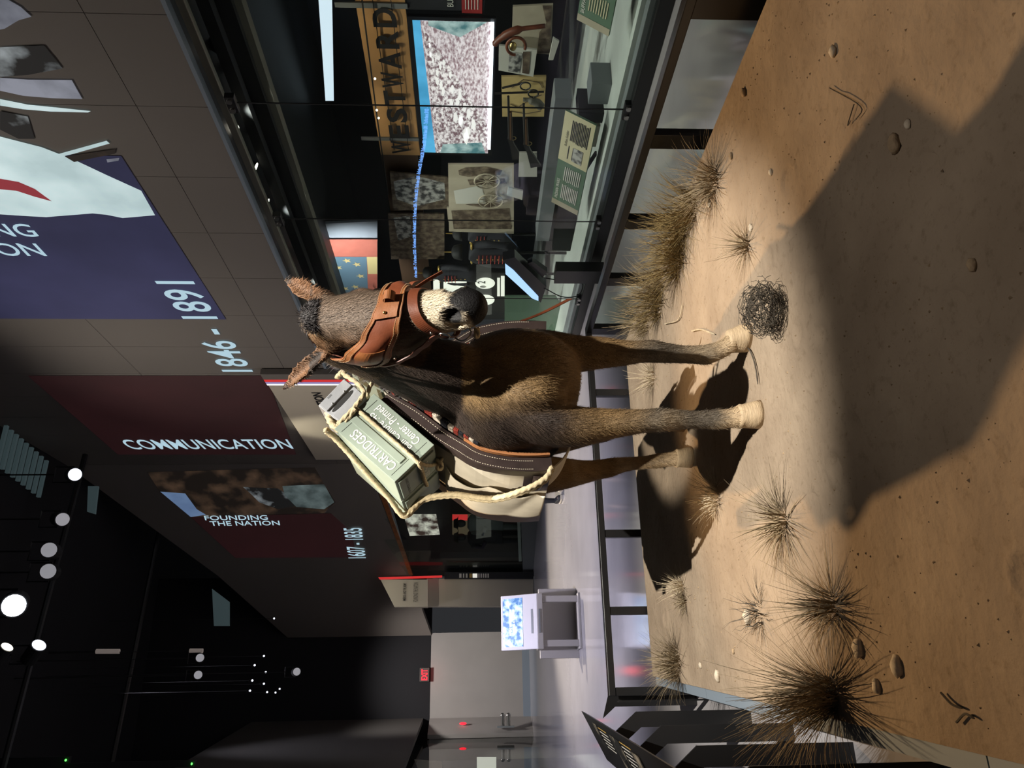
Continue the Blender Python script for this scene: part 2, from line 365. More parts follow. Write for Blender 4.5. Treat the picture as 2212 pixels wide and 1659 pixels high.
# slanted panel: inner edge high, outer edge low
Pi0, Pi1 = V((-0.035, 4.62, 0.505)), V((-0.255, 1.5, 0.505))
dn = V((-0.25, 0.02, -0.13)); thick = V((-0.012, 0, -0.028))
pn = MB().prism([Pi0, Pi1, Pi1 + dn, Pi0 + dn], thick); pn.build('text_panel', 'black_metal', rr, bevel=0.003, fix=True)
mat('panel_print', (0.02, 0.02, 0.02), 0.35, col2=(0.42, 0.36, 0.28), vscale=9, ramp=(0.50, 0.75))
mat('gold_print', (0.55, 0.36, 0.10), 0.5); mat('pale_print', (0.7, 0.68, 0.62), 0.5)
nrm = (Pi1 - Pi0).cross(dn).normalized(); nrm = nrm if nrm.z > 0 else -nrm
ax = (Pi1 - Pi0).normalized(); off = nrm * 0.003
def pp(t, s): return Pi0 + (Pi1 - Pi0) * t + dn * s + off
for nm, t0, t1, s0, s1, mm in (('photo_print', 0.10, 0.135, 0.12, 0.55, 'panel_print'), ('photo_print', 0.26, 0.33, 0.15, 0.8, 'panel_print'), ('photo_print', 0.40, 0.46, 0.2, 0.9, 'panel_print')):
    MB().poly([pp(t0, s0), pp(t1, s0), pp(t1, s1), pp(t0, s1)]).build(nm, mm, rr)
for k in range(12):
    t0 = 0.15 + (k // 6) * 0.19; s0 = 0.15 + (k % 6) * 0.07
    MB().poly([pp(t0, s0), pp(t0 + 0.08, s0), pp(t0 + 0.08, s0 + 0.022), pp(t0, s0 + 0.022)]).build('text_line', 'gold_print' if k % 6 == 0 else 'pale_print', rr)
# ------------------------------------------------------------------ dry grass
mat('dry_grass', (0.14, 0.108, 0.066), 0.8, col2=(0.31, 0.24, 0.15), vscale=30, spec=0.15)
mat('straw_pale', (0.40, 0.32, 0.21), 0.8, col2=(0.58, 0.49, 0.35), vscale=30, spec=0.15)
mat('olive_grass', (0.11, 0.078, 0.03), 0.8, col2=(0.25, 0.18, 0.08), vscale=30, spec=0.15)
mat('dark_twig', (0.05, 0.042, 0.034), 0.85, col2=(0.11, 0.095, 0.075), vscale=25, spec=0.15)
def blade(mb, p, az, lean, L, w_, curl, seg=4, wob=0.0):
    d = V((math.cos(az), math.sin(az), 0)); side = V((-d.y, d.x, 0)); ang = lean; q = V(p); row = []
    for k in range(seg + 1):
        ww = w_ * (1 - 0.85 * k / seg)
        row.append((q - side * ww, q + side * ww))
        q = q + (d * math.sin(ang) + ZZ * math.cos(ang)) * (L / seg) + side * random.uniform(-wob, wob)
        ang += curl / seg
        if q.z < 0.004 and k > 0: q.z = 0.004; ang = min(ang, math.pi / 2)
    vs = [x for r in row for x in r]
    mb.add(vs, [(2 * k, 2 * k + 1, 2 * k + 3, 2 * k + 2) for k in range(seg)])
def tuft(x, y, label, n=160, h=0.22, rad=0.05, spread=1.1, mt='dry_grass', wob=0.004, bias=None, w_=0.0021, seed=1):
    random.seed(seed); p0 = onz(x, y, 0.0); mb = MB()
    for k in range(n):
        a = random.uniform(0, 6.283); r = rad * math.sqrt(random.random())
        az = a + random.gauss(0, 0.5)
        if bias is not None and random.random() < 0.55: az = bias + random.gauss(0, 0.7)
        lean = min(1.45, abs(random.gauss(0.25, 0.5)) * spread + r / rad * 0.3)
        px_, py_ = p0.x + r * math.cos(a), p0.y + r * math.sin(a)
        blade(mb, (px_, py_, gz(px_, py_) - 0.004), az, lean, h * random.uniform(0.45, 1.1), w_ * random.uniform(0.6, 1.3), random.uniform(0.0, 1.0) * spread, wob=wob)
    return mb.build('grass_tuft', mt, label=label, cat='grass', group='dry grass tufts on the dirt')
tuft(1540, 392, 'dry grass tuft nearest the right-hand end of the row along the barrier', 260, 0.24, 0.07, 1.1, 'dry_grass', seed=2)
tuft(1497, 452, 'bushy olive grass clump second from the right in the barrier row', 320, 0.27, 0.09, 0.9, 'olive_grass', seed=3)
tuft(1474, 505, 'tall olive grass clump at the middle of the row by the barrier', 360, 0.30, 0.10, 0.9, 'olive_grass', seed=4)
tuft(1466, 560, 'dense olive grass clump fourth along the barrier row', 360, 0.29, 0.10, 0.9, 'olive_grass', seed=5)
tuft(1424, 620, 'leaning brown grass clump near the mule in the barrier row', 300, 0.28, 0.09, 1.0, 'dry_grass', seed=6)
tuft(1424, 655, 'matted olive grass clump close to the barrier corner', 320, 0.27, 0.09, 1.0, 'olive_grass', seed=7)
tuft(1395, 698, 'dark grass clump in the barrier corner behind the mule foreleg', 240, 0.26, 0.08, 1.0, 'dry_grass', seed=8)
tuft(1612, 530, 'small spiky straw tuft alone on the right of the dirt', 90, 0.19, 0.03, 1.3, 'dry_grass', seed=9)
tuft(1410, 815, 'pale straw tuft between the mule forelegs at the back', 130, 0.20, 0.05, 1.3, 'straw_pale', seed=10)
tuft(1690, 1125, 'wide spiky straw tuft left of the mule shadow', 190, 0.23, 0.04, 1.45, 'dry_grass', seed=11)
tuft(1548, 1075, 'pale fine straw clump at the edge of the dark shadow', 170, 0.15, 0.06, 1.2, 'straw_pale', wob=0.008, seed=12)
tuft(1472, 1268, 'small pale tuft at the far tip of the dark shadow', 130, 0.17, 0.035, 1.3, 'straw_pale', seed=13)
tuft(1480, 1300, 'little dark tuft beside the pale one at the shadow tip', 70, 0.13, 0.025, 1.3, 'dry_grass', seed=14)
tuft(1462, 1432, 'grey-brown grass clump at the back left corner of the platform', 330, 0.24, 0.09, 1.1, 'dry_grass', seed=15)
tuft(1795, 1312, 'medium spreading tuft in the middle of the left dirt', 170, 0.22, 0.04, 1.35, 'dry_grass', seed=16)
tuft(1795, 1500, 'largest bushy grass tuft at the left edge of the platform', 420, 0.36, 0.05, 1.0, 'dry_grass', bias=math.radians(140), seed=17)
tuft(1640, 1325, 'dark wiry weed beside a pale stone', 60, 0.15, 0.05, 1.5, 'dark_twig', wob=0.015, seed=18)
# tumbleweed
random.seed(21); tw = MB(); c0 = onz(1690, 668, 0) + V((0, 0, 0.075))
for k in range(230):
    a = V((random.gauss(0, 1), random.gauss(0, 1), random.gauss(0, 1))).normalized(); t = a.orthogonal().normalized()
    t = (t * math.cos(k) + a.cross(t) * math.sin(k)); R_ = random.uniform(0.5, 1.0); path = []
    for i in range(8):
        q = (a * math.cos(i * 0.22) + t * math.sin(i * 0.22)) * R_ + V((random.gauss(0, .05), random.gauss(0, .05), random.gauss(0, .05)))
        if k % 7 == 0: q *= 1 + i * 0.035
        path.append(c0 + V((q.x * 0.105, q.y * 0.10, max(q.z * 0.078, -0.07))))
    tw.tube(path, 0.0011, n=3)
tw.build('tumbleweed', 'dark_twig', label='round dark tumbleweed lying in front of the mule hooves', cat='tumbleweed')
def twig(pix, label, r=0.003, m='dark_twig', h=0.01):
    P = [onz(x, y, 0) for x, y in pix]; P = [p + V((0, 0, gz(p.x, p.y) + h)) for p in P]
    MB().tube(spline(P, 5), [r] * ((len(P) - 1) * 5) + [r * 0.5], n=5).build('twig', m, label=label, cat='twig', group='twigs on the dirt')
twig([(1602, 735), (1612, 745), (1625, 760), (1635, 790), (1642, 830)], 'thin red-brown twig in front of the right foreleg hoof')
twig([(1850, 225), (1838, 270), (1845, 260)], 'short forked twig near the right edge of the dirt', 0.0016)
twig([(1800, 190), (1865, 230), (1855, 260)], 'bent twig above the forked one on the right dirt', 0.0016)
twig([(2047, 1496), (2070, 1520), (2090, 1530)], 'dark curved twig low on the left foreground dirt', 0.003)
twig([(2078, 1560), (2096, 1542), (2115, 1552)], 'small hooked twig at the bottom left of the dirt', 0.003)
twig([(1500, 715), (1520, 712), (1548, 722)], 'straight straw stem beside the right foreleg', 0.004, 'straw_pale')
twig([(1440, 700), (1470, 690), (1480, 655)], 'dry stem lying under the grass row', 0.003, 'straw_pale')
# stones
mat('stone', (0.32, 0.23, 0.14), 0.9, var=0.3, vscale=20, bump=0.5, bscale=60)
mat('stone_pale', (0.55, 0.47, 0.36), 0.85, var=0.2, vscale=25, bump=0.3, bscale=60)
def stone(x, y, r, label, m='stone', sq=0.6, seed=0):
    random.seed(seed + 100); p = onz(x, y, 0); bm = bmesh.new(); bmesh.ops.create_icosphere(bm, subdivisions=2, radius=1)
    for v in bm.verts:
        k = 1 + 0.35 * noise.noise(v.co * 1.3 + V((seed * 3.1, 0, 0)))
        v.co = V((v.co.x * r * k * 1.2, v.co.y * r * k * 0.85, v.co.z * r * k * sq)) + p + V((0, 0, gz(p.x, p.y) + r * sq * 0.45))
    me = bpy.data.meshes.new('stone'); bm.to_mesh(me); bm.free()
    finish(me, 'stone', m, smooth=True, label=label, cat='stone', group='stones on the dirt')
stone(1857, 1400, 0.024, 'rounded brown stone low on the left dirt', m='stone_pale', seed=1)
stone(1940, 1438, 0.024, 'brown stone nearest the bottom left foreground', m='stone_pale', seed=2)
stone(1898, 1482, 0.018, 'small tilted stone between two rounded brown ones', 'stone_pale', seed=3)
stone(1617, 1332, 0.026, 'pale lumpy stone beside the dark wiry weed', 'stone_pale', seed=4)
stone(1552, 1460, 0.022, 'yellowish stone near the left edge of the platform', 'stone_pale', seed=5)
stone(1514, 1437, 0.013, 'small pale stone by the back left grass clump', 'stone_pale', seed=6)
stone(1586, 1407, 0.010, 'tiny dark stone on the left dirt', seed=7)
stone(1804, 112, 0.018, 'pale pinkish stone at the upper right of the dirt', 'stone_pale', seed=8)
stone(1610, 200, 0.018, 'brown stone near the right edge of the platform', seed=9)
stone(1582, 337, 0.014, 'brown stone between the right edge and the first tuft', seed=10)
stone(1666, 372, 0.012, 'small tan stone on the right dirt', 'stone_pale', seed=11)
stone(1532, 440, 0.018, 'pale stone in front of the olive grass row', 'stone_pale', seed=12)
stone(1622, 492, 0.015, 'flat pale stone beside the small spiky tuft', 'stone_pale', seed=13)
stone(1935, 312, 0.024, 'grey stone inside the shadow tip on the right', seed=14)
stone(1962, 268, 0.012, 'pebble on the edge of the shadow tip', 'stone_pale', seed=15)
stone(2050, 387, 0.010, 'white pebble inside the neck shadow', 'stone_pale', seed=16)
stone(2100, 572, 0.016, 'clod at the right edge of the pack shadow', seed=17)
# gravel: uncountable crumbs
random.seed(31); gv = MB()
for k in range(2600):
    Y = random.uniform(0.9, 4.9); X = random.uniform(xl(Y) + 0.05, 2.35); r = random.choice([0.0015, 0.002, 0.0025, 0.0035, 0.005]) * random.uniform(0.7, 1.2)
    z = gz(X, Y); a = random.uniform(0, 3)
    gv.add([(X + r * math.cos(a), Y + r * math.sin(a), z), (X + r * math.cos(a + 2.1), Y + r * math.sin(a + 2.1), z), (X + r * math.cos(a + 4.2), Y + r * math.sin(a + 4.2), z), (X, Y, z + r * 0.9)], [(0, 1, 3), (1, 2, 3), (2, 0, 3)])
gv.build('gravel', 'stone', kind='stuff', label='fine scattered gravel crumbs over the dirt', cat='gravel')
# ------------------------------------------------------------------ the mule
def ring(c, ux, uy, n=28, e=2.2):
    c, ux, uy = V(c), V(ux), V(uy); out = []
    for k in range(n):
        a = 2 * math.pi * k / n; ca, sa = math.cos(a), math.sin(a)
        out.append(c + ux * (math.copysign(abs(ca) ** (2 / e), ca)) + uy * (math.copysign(abs(sa) ** (2 / e), sa)))
    return out
def densify(secs, n=4):
    out = []
    for k in range(len(secs) - 1):
        pass
    cs = spline([s[0] for s in secs], n); uxs = spline([s[1] for s in secs], n); uys = spline([s[2] for s in secs], n)
    return list(zip(cs, uxs, uys))
body = MB()
X_, Z_ = V((1, 0, 0)), V((0, 0, 1))
tor = [(2.61, 1.20, 0.92, 0.05, 0.08), (2.635, 1.20, 0.92, 0.095, 0.15), (2.69, 1.205, 0.925, 0.155, 0.215), (2.76, 1.20, 0.93, 0.197, 0.25), (2.84, 1.198, 0.935, 0.228, 0.26), (2.92, 1.196, 0.945, 0.241, 0.275),
       (3.0, 1.185, 0.965, 0.232, 0.29), (3.3, 1.20, 0.995, 0.25, 0.325), (3.55, 1.215, 1.02, 0.28, 0.305), (3.8, 1.23, 1.06, 0.26, 0.275), (4.0, 1.24, 1.07, 0.215, 0.235), (4.12, 1.245, 1.06, 0.13, 0.16), (4.16, 1.245, 1.05, 0.05, 0.08)]
body.loft([ring(c, a, b_, 28, 2.0) for c, a, b_ in densify([(V((cx, Y, cz)), X_ * a, Z_ * b_) for Y, cx, cz, a, b_ in tor])])
nd = V((0, -0.90, -0.42)).normalized()   # throat side of the neck
nk = [(V((1.195, 2.945, 1.05)), 0.165, 0.29), (V((1.205, 2.875, 1.17)), 0.128, 0.25), (V((1.22, 2.775, 1.30)), 0.103, 0.21), (V((1.24, 2.715, 1.42)), 0.087, 0.175), (V((1.255, 2.67, 1.53)), 0.074, 0.145), (V((1.265, 2.635, 1.62)), 0.068, 0.11), (V((1.26, 2.61, 1.67)), 0.05, 0.06)]
body.loft([ring(c, a, b_) for c, a, b_ in densify([(c, X_ * a, nd * b_) for c, a, b_ in nk])])
def leg(pts, n=20):
    body.loft([ring(c, a, b_, n) for c, a, b_ in densify([(V(c), V((rx, 0, 0)), V((0, ry, 0))) for c, rx, ry in pts], 4)])
# forelegs: chest, forearm, knee, cannon, fetlock, pastern
leg([((1.085, 2.84, 1.0), .085, .15), ((1.02, 2.83, 0.83), .082, .125), ((0.998, 2.815, 0.68), .074, .092), ((1.002, 2.80, 0.58), .060, .068), ((1.006, 2.79, 0.49), .050, .055), ((1.010, 2.782, 0.43), .045, .050), ((1.012, 2.78, 0.38), .046, .050),
     ((1.014, 2.785, 0.33), .042, .044), ((1.016, 2.79, 0.26), .036, .037), ((1.016, 2.79, 0.20), .036, .038), ((1.016, 2.788, 0.155), .040, .043), ((1.016, 2.775, 0.11), .038, .038), ((1.018, 2.765, 0.075), .042, .042), ((1.019, 2.755, 0.05), .040, .045)])
leg([((1.31, 2.86, 1.0), .085, .15), ((1.325, 2.84, 0.83), .085, .125), ((1.312, 2.82, 0.68), .070, .092), ((1.308, 2.80, 0.58), .062, .068), ((1.303, 2.79, 0.49), .050, .055), ((1.305, 2.782, 0.43), .044, .050), ((1.306, 2.78, 0.38), .045, .050),
     ((1.302, 2.785, 0.33), .041, .044), ((1.298, 2.79, 0.26), .037, .037), ((1.296, 2.79, 0.20), .038, .038), ((1.296, 2.788, 0.155), .042, .043), ((1.308, 2.775, 0.11), .040, .038), ((1.325, 2.762, 0.075), .042, .042), ((1.338, 2.752, 0.05), .040, .045)])
# hind legs: thigh, gaskin, hock, cannon
for hx, dy in ((1.118, 0.0), (1.335, 0.07)):
    s_ = -1 if hx < 1.2 else 1
    leg([((hx + 0.035 * -s_, 3.86 + dy, 1.02), .13, .21), ((hx - .015, 3.84 + dy, 0.88), .12, .18), ((hx - 0.025, 3.82 + dy, 0.75), .098, .125), ((hx - 0.022, 3.815 + dy, 0.62), .076, .088), ((hx - .012, 3.82 + dy, 0.52), .058, .066), ((hx + .0, 3.82 + dy, 0.45), .050, .062), ((hx + 0.005, 3.80 + dy, 0.39), .049, .058),
         ((hx + 0.012, 3.775 + dy, 0.33), .038, .044), ((hx + 0.016, 3.755 + dy, 0.24), .033, .036), ((hx + 0.02, 3.74 + dy, 0.165), .038, .042), ((hx + 0.022, 3.72 + dy, 0.115), .036, .037), ((hx + 0.024, 3.705 + dy, 0.075), .040, .04), ((hx + 0.024, 3.70 + dy, 0.05), .038, .043)])
# chest muscle pads
body.ball((1.10, 2.735, 0.89), 0.085, 0.10, 0.15, 16, 10); body.ball((1.28, 2.735, 0.89), 0.085, 0.10, 0.15, 16, 10)
# tail
body.tube(spline([(1.245, 4.10, 1.18), (1.245, 4.20, 1.10), (1.245, 4.22, 0.9), (1.245, 4.20, 0.6)], 6), [0.03] * 8 + [0.026] * 6 + [0.02] * 5, n=10)
# ---- head as a parametric surface
HP0 = atd(680, 671, 2.68); HP1 = atd(1030, 642, 2.545)
HA = (HP1 - HP0).normalized(); HL = (HP1 - HP0).length
fv = V((0.01, -1.0, 0)); HN = (fv - HA * fv.dot(HA)).normalized(); HX = HN.cross(HA).normalized()
if HX.dot(CR) < 0: HX = -HX
HT = [(-0.07, .052, .10, -.035), (-0.03, .075, .155, -.012), (0.03, .090, .20, 0.0), (.12, .102, .235, .004), (.22, .113, .26, .006), (.32, .118, .285, .004), (.40, .114, .295, .0), (.50, .100, .285, -.002), (.60, .087, .235, -.002), (.70, .078, .185, 0), (.78, .0765, .163, .003), (.86, .078, .155, .006), (.92, .074, .145, .004), (.97, .062, .125, -.004), (1.01, .046, .092, -.016), (1.03, .028, .055, -.03)]
def headpt(s, th, off=0.0):
    w_, d, b_ = interp(HT, s)
    c = HP0 + HA * (s * HL) + HN * (b_ - d / 2)
    ca, sa = math.cos(th), math.sin(th); e = 2.25
    x = math.copysign(abs(sa) ** (2 / e), sa) * (w_ * (1 - 0.22 * (1 - ca) / 2) + off); y = math.copysign(abs(ca) ** (2 / e), ca) * (d / 2 + off)
    return c + HX * x + HN * y
def hr(s): return [headpt(s, 2 * math.pi * k / 40) for k in range(40)]
SS = [-0.07 + 1.10 * k / 44 for k in range(45)]
body.loft([hr(s) for s in SS])
# brow ridges over both eyes and nostril rims
for sg in (-1, 1):
    body.ball(headpt(.235, sg * 1.05, -0.018), 0.034, 0.034, 0.05, 12, 8, (HX, HN, HA))
    body.ball(headpt(.86, sg * 0.95, -0.016), 0.030, 0.030, 0.042, 12, 8, (HX, HN, HA))
# ears: leaf shaped, hollow in front
def ear(base, tip, wmax, face, bend):
    base, tip = V(base), V(tip); a = (tip - base); L = a.length; a.normalize(); face = V(face); face = (face - a * face.dot(a)).normalized(); side = a.cross(face)
    rings = []
    for k in range(13):
        t = k / 12; w_ = wmax * (0.62 + 1.0 * t - 1.15 * t * t) if t < 0.5 else wmax * 0.83 * (1 - ((t - 0.5) / 0.5) ** 1.6) + 0.006
        c = base + a * L * t + face * bend * math.sin(t * math.pi)
        cur = []
        for i in range(9): 
            u = -1 + i / 4; cur.append(c + side * w_ * u * 0.92 + face * (w_ * 0.75 * u * u - w_ * 0.25))
        th = 0.026 * (1 - 0.45 * t)
        rings.append(cur + [p - face * th for p in cur[::-1]])
    body.loft(rings)
ear(atd(703, 650, 2.775), atd(613, 602, 2.87), 0.041, (-0.25, -0.8, 0.2), 0.0)
ear(atd(722, 738, 2.775), atd(606, 843, 2.80), 0.040, (0.1, -1, 0.1), 0.0)
for (x, y, t) in ((700, 655, 2.77), (722, 735, 2.77)): body.ball(atd(x, y, t), 0.05, 0.05, 0.05, 12, 8)
body.ball(atd(705, 697, 2.79), 0.095, 0.08, 0.075, 16, 10)
# ---- one continuous skin
me = body.mesh('mule_raw'); ob = bpy.data.objects.new('mule_raw', me); COL.objects.link(ob)
bmx = bmesh.new(); bmx.from_mesh(me); bmesh.ops.recalc_face_normals(bmx, faces=bmx.faces); bmx.to_mesh(me); bmx.free()
rm = ob.modifiers.new('r', 'REMESH'); rm.mode = 'VOXEL'; rm.voxel_size = 0.0085
sm = ob.modifiers.new('s', 'SMOOTH'); sm.factor = 0.5; sm.iterations = 11
dg = bpy.context.evaluated_depsgraph_get()
sk_me = bpy.data.meshes.new_from_object(ob.evaluated_get(dg)); bpy.data.objects.remove(ob); bpy.data.meshes.remove(me)
# nostrils, mouth line, eye sockets pressed into the skin
NST = [headpt(.845, -0.82, 0), headpt(.845, 0.82, 0)]
EYE = [headpt(.335, -1.10, 0.004), headpt(.335, 1.10, 0.004)]
def hloc(p): q = p - HP0; return q.dot(HA) / HL, q.dot(HX), q.dot(HN)
import array
for v in sk_me.vertices:
    p = v.co
    if (p - HP0).length < 0.75 and p.z > 0.98 and p.y < 2.6:
        s, x, y = hloc(p)
        for sg, c in ((-1, NST[0]), (1, NST[1])):
            q = p - c; a = q.dot(HA); b_ = q.dot(HX) * sg
            d2 = ((a + b_ * 0.5) / 0.034) ** 2 + ((b_ - a * 0.2) / 0.020) ** 2
            if d2 < 1.6 and q.length < 0.06: v.co = p - (HN * 0.7 + HX * sg * 0.7) * 0.040 * max(0, 1 - d2 / 1.6)
        for sg, c in ((-1, EYE[0]), (1, EYE[1])):
            d = (p - c).length
            if d < 0.026: v.co = p - HX * sg * 0.012 * (1 - d / 0.026)
sk_me.update()
# ---- coat colours (pigment only)
def mixc(a, b_, t): t = max(0, min(1, t)); return tuple(x + (y - x) * t for x, y in zip(a, b_))
DARK, BROWN, TAN = (0.040, 0.028, 0.022), (0.085, 0.050, 0.026), (0.20, 0.125, 0.055)
GREY, CREAM, BLACK, RUST = (0.14, 0.102, 0.076), (0.56, 0.47, 0.34), (0.005, 0.0045, 0.005), (0.17, 0.085, 0.042)
DUST, SOOT, HOOF = (0.42, 0.31, 0.19), (0.10, 0.082, 0.062), (0.46, 0.345, 0.215)
def coat(p):
    n1 = noise.noise(p * 7.0); n2 = noise.noise(p * 26.0)
    s, x, y = hloc(p); onhead = p.y < 2.62 and p.z > 1.0 and -0.12 < s < 1.1 and abs(x) < 0.14 and -interp(HT, s)[1] - 0.012 + interp(HT, s)[2] < y < 0.05
    if p.z > 1.70 or (onhead and s < -0.03): onhead = True
    if onhead:
        c = mixc(BROWN, GREY, 0.75 - abs(x) * 5.0 + n1 * 0.3 + (0.25 if y > -0.06 else -0.5))
        c = mixc(c, RUST, (abs(x) - 0.075) * 14 * (1 if s < 0.42 else 0.3) + n1 * 0.15)
        if s > 0.5: c = mixc(c, CREAM, (s - 0.60) * 9 + n1 * 0.5 + (y + 0.085) * 4)
        if s > 0.7: c = mixc(c, CREAM, 0.4)
        edge = 0.905 + 0.05 * math.sin(x * 55) * 0 + n1 * 0.012 - (0.10 * math.exp(-(x / 0.035) ** 2)) + (0.03 if x < -0.045 else 0)
        if s > edge and y > -0.105: c = mixc(c, BLACK, (s - edge) * 40)
        for q in NST:
            d = (p - q).length
            c = mixc(c, BLACK, (0.051 - d) * 60)
        for q in EYE:
            c = mixc(c, BLACK, (0.030 - (p - q).length) * 80)
        if s < 0.0: c = mixc(c, RUST, 0.6)
        if p.z > 1.745 and (p - atd(613, 602, 2.87)).length < 0.03: c = mixc(c, DARK, 0.9)
        if (p - atd(606, 843, 2.80)).length < 0.035: c = mixc(c, DARK, 0.8)
    elif p.z > 0.60:
        side = abs(p.x - 1.19)
        t = (2.86 - p.y) / 0.12 if p.z < 1.15 else (2.62 - p.y) / 0.12
        c = mixc(DARK, TAN, min(1, max(0, t)) * max(0.0, 1 - max(0, side - 0.115) / 0.07) - max(0, p.z - 1.10) * 3.0 + n1 * 0.12)
        c = mixc(c, TAN, (0.82 - p.z) * 4.0 + n1 * 0.2)
        if p.y > 3.4: c = mixc(c, TAN, 0.55)
    else:
        c = mixc(TAN, SOOT, (0.56 - p.z) * 6 + n1 * 0.35) if p.y < 3.3 else mixc(TAN, mixc(TAN, SOOT, .4), (0.5 - p.z) * 4)
        c = mixc(c, (0.26, 0.20, 0.13), max(0, n1 * 1.4))
        c = mixc(c, DUST, (0.155 - p.z) * 16 + n1 * 0.3)
    k = 1 + n2 * 0.22
    return tuple(max(0.003, x_ * k) for x_ in c)
cols = [coat(v.co) for v in sk_me.vertices]
at = sk_me.color_attributes.new('coat', 'FLOAT_COLOR', 'POINT')
flat = []
for c in cols: flat += [c[0], c[1], c[2], 1.0]
at.data.foreach_set('color', flat)
attr_mat('mule_coat', 0.62, bump=0.35, bscale=160, spec=0.3); attr_mat('mule_fur', 0.6, spec=0.3)
mule = empty('mule', (1.18, 3.2, 0), 'brown stuffed mule facing the viewer with a pale muzzle and leather blind', 'mule')
skin = finish(sk_me, 'body', 'mule_coat', mule, smooth=True)
# ---- short fur: thin hairs lying along the coat
random.seed(5); fu = MB(); fcol = []
me = sk_me; me.calc_loop_triangles(); tris = me.loop_triangles
areas = [t.area for t in tris]; tot = sum(areas); NF = 70000
vco = [v.co.copy() for v in me.vertices]; vno = [v.normal.copy() for v in me.vertices]
for t, a in zip(tris, areas):
    i0, i1, i2 = t.vertices; ce = (vco[i0] + vco[i1] + vco[i2]) / 3
    hd = ce.y < 2.62 and ce.z > 1.05
    if ce.y > 3.05 and not ce.z < 0.75: continue
    k = a / tot * NF * (2.4 if hd else 1.0); k = int(k) + (random.random() < k - int(k))
    nn = vno[i0]
    if nn.dot(CP - ce) < -0.35 * (CP - ce).length: continue
    for _ in range(k):
        r1, r2 = random.random(), random.random()
        if r1 + r2 > 1: r1, r2 = 1 - r1, 1 - r2
        p = vco[i0] + (vco[i1] - vco[i0]) * r1 + (vco[i2] - vco[i0]) * r2
        c = cols[i0]
        if hd:
            s, x, y = hloc(p)
            if s > 0.93: continue
            d = HA + HX * x * 5; L = 0.012 if s > 0 else 0.013
        else: d = V((0.0, 0.35, -1.0)); L = 0.016
        if ce.z < 0.07 or c[0] < 0.012: continue
        d = d + V((random.gauss(0, .28), random.gauss(0, .28), random.gauss(0, .28)))
        d = (d - nn * d.dot(nn)).normalized(); d = (d + nn * random.uniform(0.12, 0.42)).normalized()
        L *= random.uniform(0.7, 1.9); w_ = d.cross(nn).normalized() * 0.0012
        fu.add([p - w_, p + w_, p + d * L], [(0, 1, 2)])
        j = random.uniform(0.7, 1.45); fcol += [c[0] * j, c[1] * j, c[2] * j, 1.0] * 3
fm = fu.mesh('fur'); fa = fm.color_attributes.new('coat', 'FLOAT_COLOR', 'POINT'); fa.data.foreach_set('color', fcol)
finish(fm, 'fur', 'mule_fur', mule, kind='stuff')
# ---- hooves
mat('hoof', (0.46, 0.345, 0.215), 0.7, var=0.15, vscale=30, bump=0.3, bscale=50, stretch=(1, 1, 6))
def hoof(x, y, dx, dy):
    d = V((dx, dy, 0)).normalized(); s_ = V((-d.y, d.x, 0)); mb = MB(); R = []
    for z, a, b_, o in ((-0.004, .054, .062, .014), (0.02, .051, .058, .008), (0.045, .047, .053, .001), (0.062, .044, .049, -.005), (0.070, .047, .050, -.008), (0.078, .042, .044, -.01)):
        R.append(ring(V((x, y, z)) + d * o, s_ * a, d * b_, 20, 2.3))
    mb.loft(R); mb.build('hoof', 'hoof', mule, smooth=True)
hoof(1.020, 2.757, 0.02, -1); hoof(1.345, 2.752, 0.55, -1); hoof(1.142, 3.70, 0, -1); hoof(1.359, 3.77, 0, -1)
# ---- eyes with lashes
mat('eye', (0.012, 0.008, 0.006), 0.06, coat=0.5)
for sg, c in ((-1, EYE[0]), (1, EYE[1])):
    e = MB().ball(c - HX * sg * 0.016, 0.021, 0.021, 0.021, 16, 12).build('eye', 'eye', mule, smooth=True)
    lash = MB()
    for k in range(16):
        q = c + HN * (-0.022 + k * 0.0028) - HA * 0.012 + HX * sg * 0.004
        blade_d = (HX * sg * 0.8 + HA * 0.25 + HN * (k - 8) * 0.05).normalized()
        lash.add([q - HN * .0008, q + HN * .0008, q + blade_d * 0.018], [(0, 1, 2)])
    lash.build('eyelash', 'black_matte', e)
# ---- forelock and ear fringes
mat('forelock', (0.035, 0.031, 0.033), 0.55, col2=(0.095, 0.085, 0.085), vscale=60, spec=0.35)
random.seed(9); fl = MB()
fc = atd(680, 684, 2.705)
for k in range(5200):
    a = V((random.gauss(0, 1), random.gauss(0, 1), random.gauss(0, 1))).normalized()
    if a.dot(HN) < -0.35: continue
    p = fc + HX * a.dot(HX) * 0.058 + HN * a.dot(HN) * 0.034 - ZZ * 0.0 + ZZ * a.z * 0.045
    d = (ZZ * -0.9 + a * 0.5 + V((random.gauss(0, .5), random.gauss(0, .5), random.gauss(0, .4)))).normalized()
    w_ = d.cross(a).normalized() * 0.0010; L = random.uniform(.012, .03); q1 = p + d * L * .5 + a * .003; q2 = p + d * L
    fl.add([p - w_, p + w_, q1 + w_ * .7, q1 - w_ * .7, q2], [(0, 1, 2, 3), (3, 2, 4)])
fo = fl.build('forelock', 'forelock', mule, kind='stuff')
MB().ball(fc, 0.055, 0.032, 0.043, 16, 10, (HX, HN, ZZ)).build('forelock_core', 'forelock', mule, smooth=True)
# short upright mane along the neck crest
random.seed(10); mn = MB()
for k in range(2600):
    t = random.random(); c = V((1.20, 3.0, 1.31)).lerp(V((1.265, 2.72, 1.68)), t); x = random.gauss(0, .012)
    p = c + V((x, 0, -0.02)); d = V((x * 8 + random.gauss(0, .15), 0.45, 0.8 + random.gauss(0, .1))).normalized(); L = random.uniform(.03, .06)
    mn.add([p + V((-.0012, 0, 0)), p + V((.0012, 0, 0)), p + d * L], [(0, 1, 2)])
mn.build('mane', 'forelock', mule, kind='stuff')
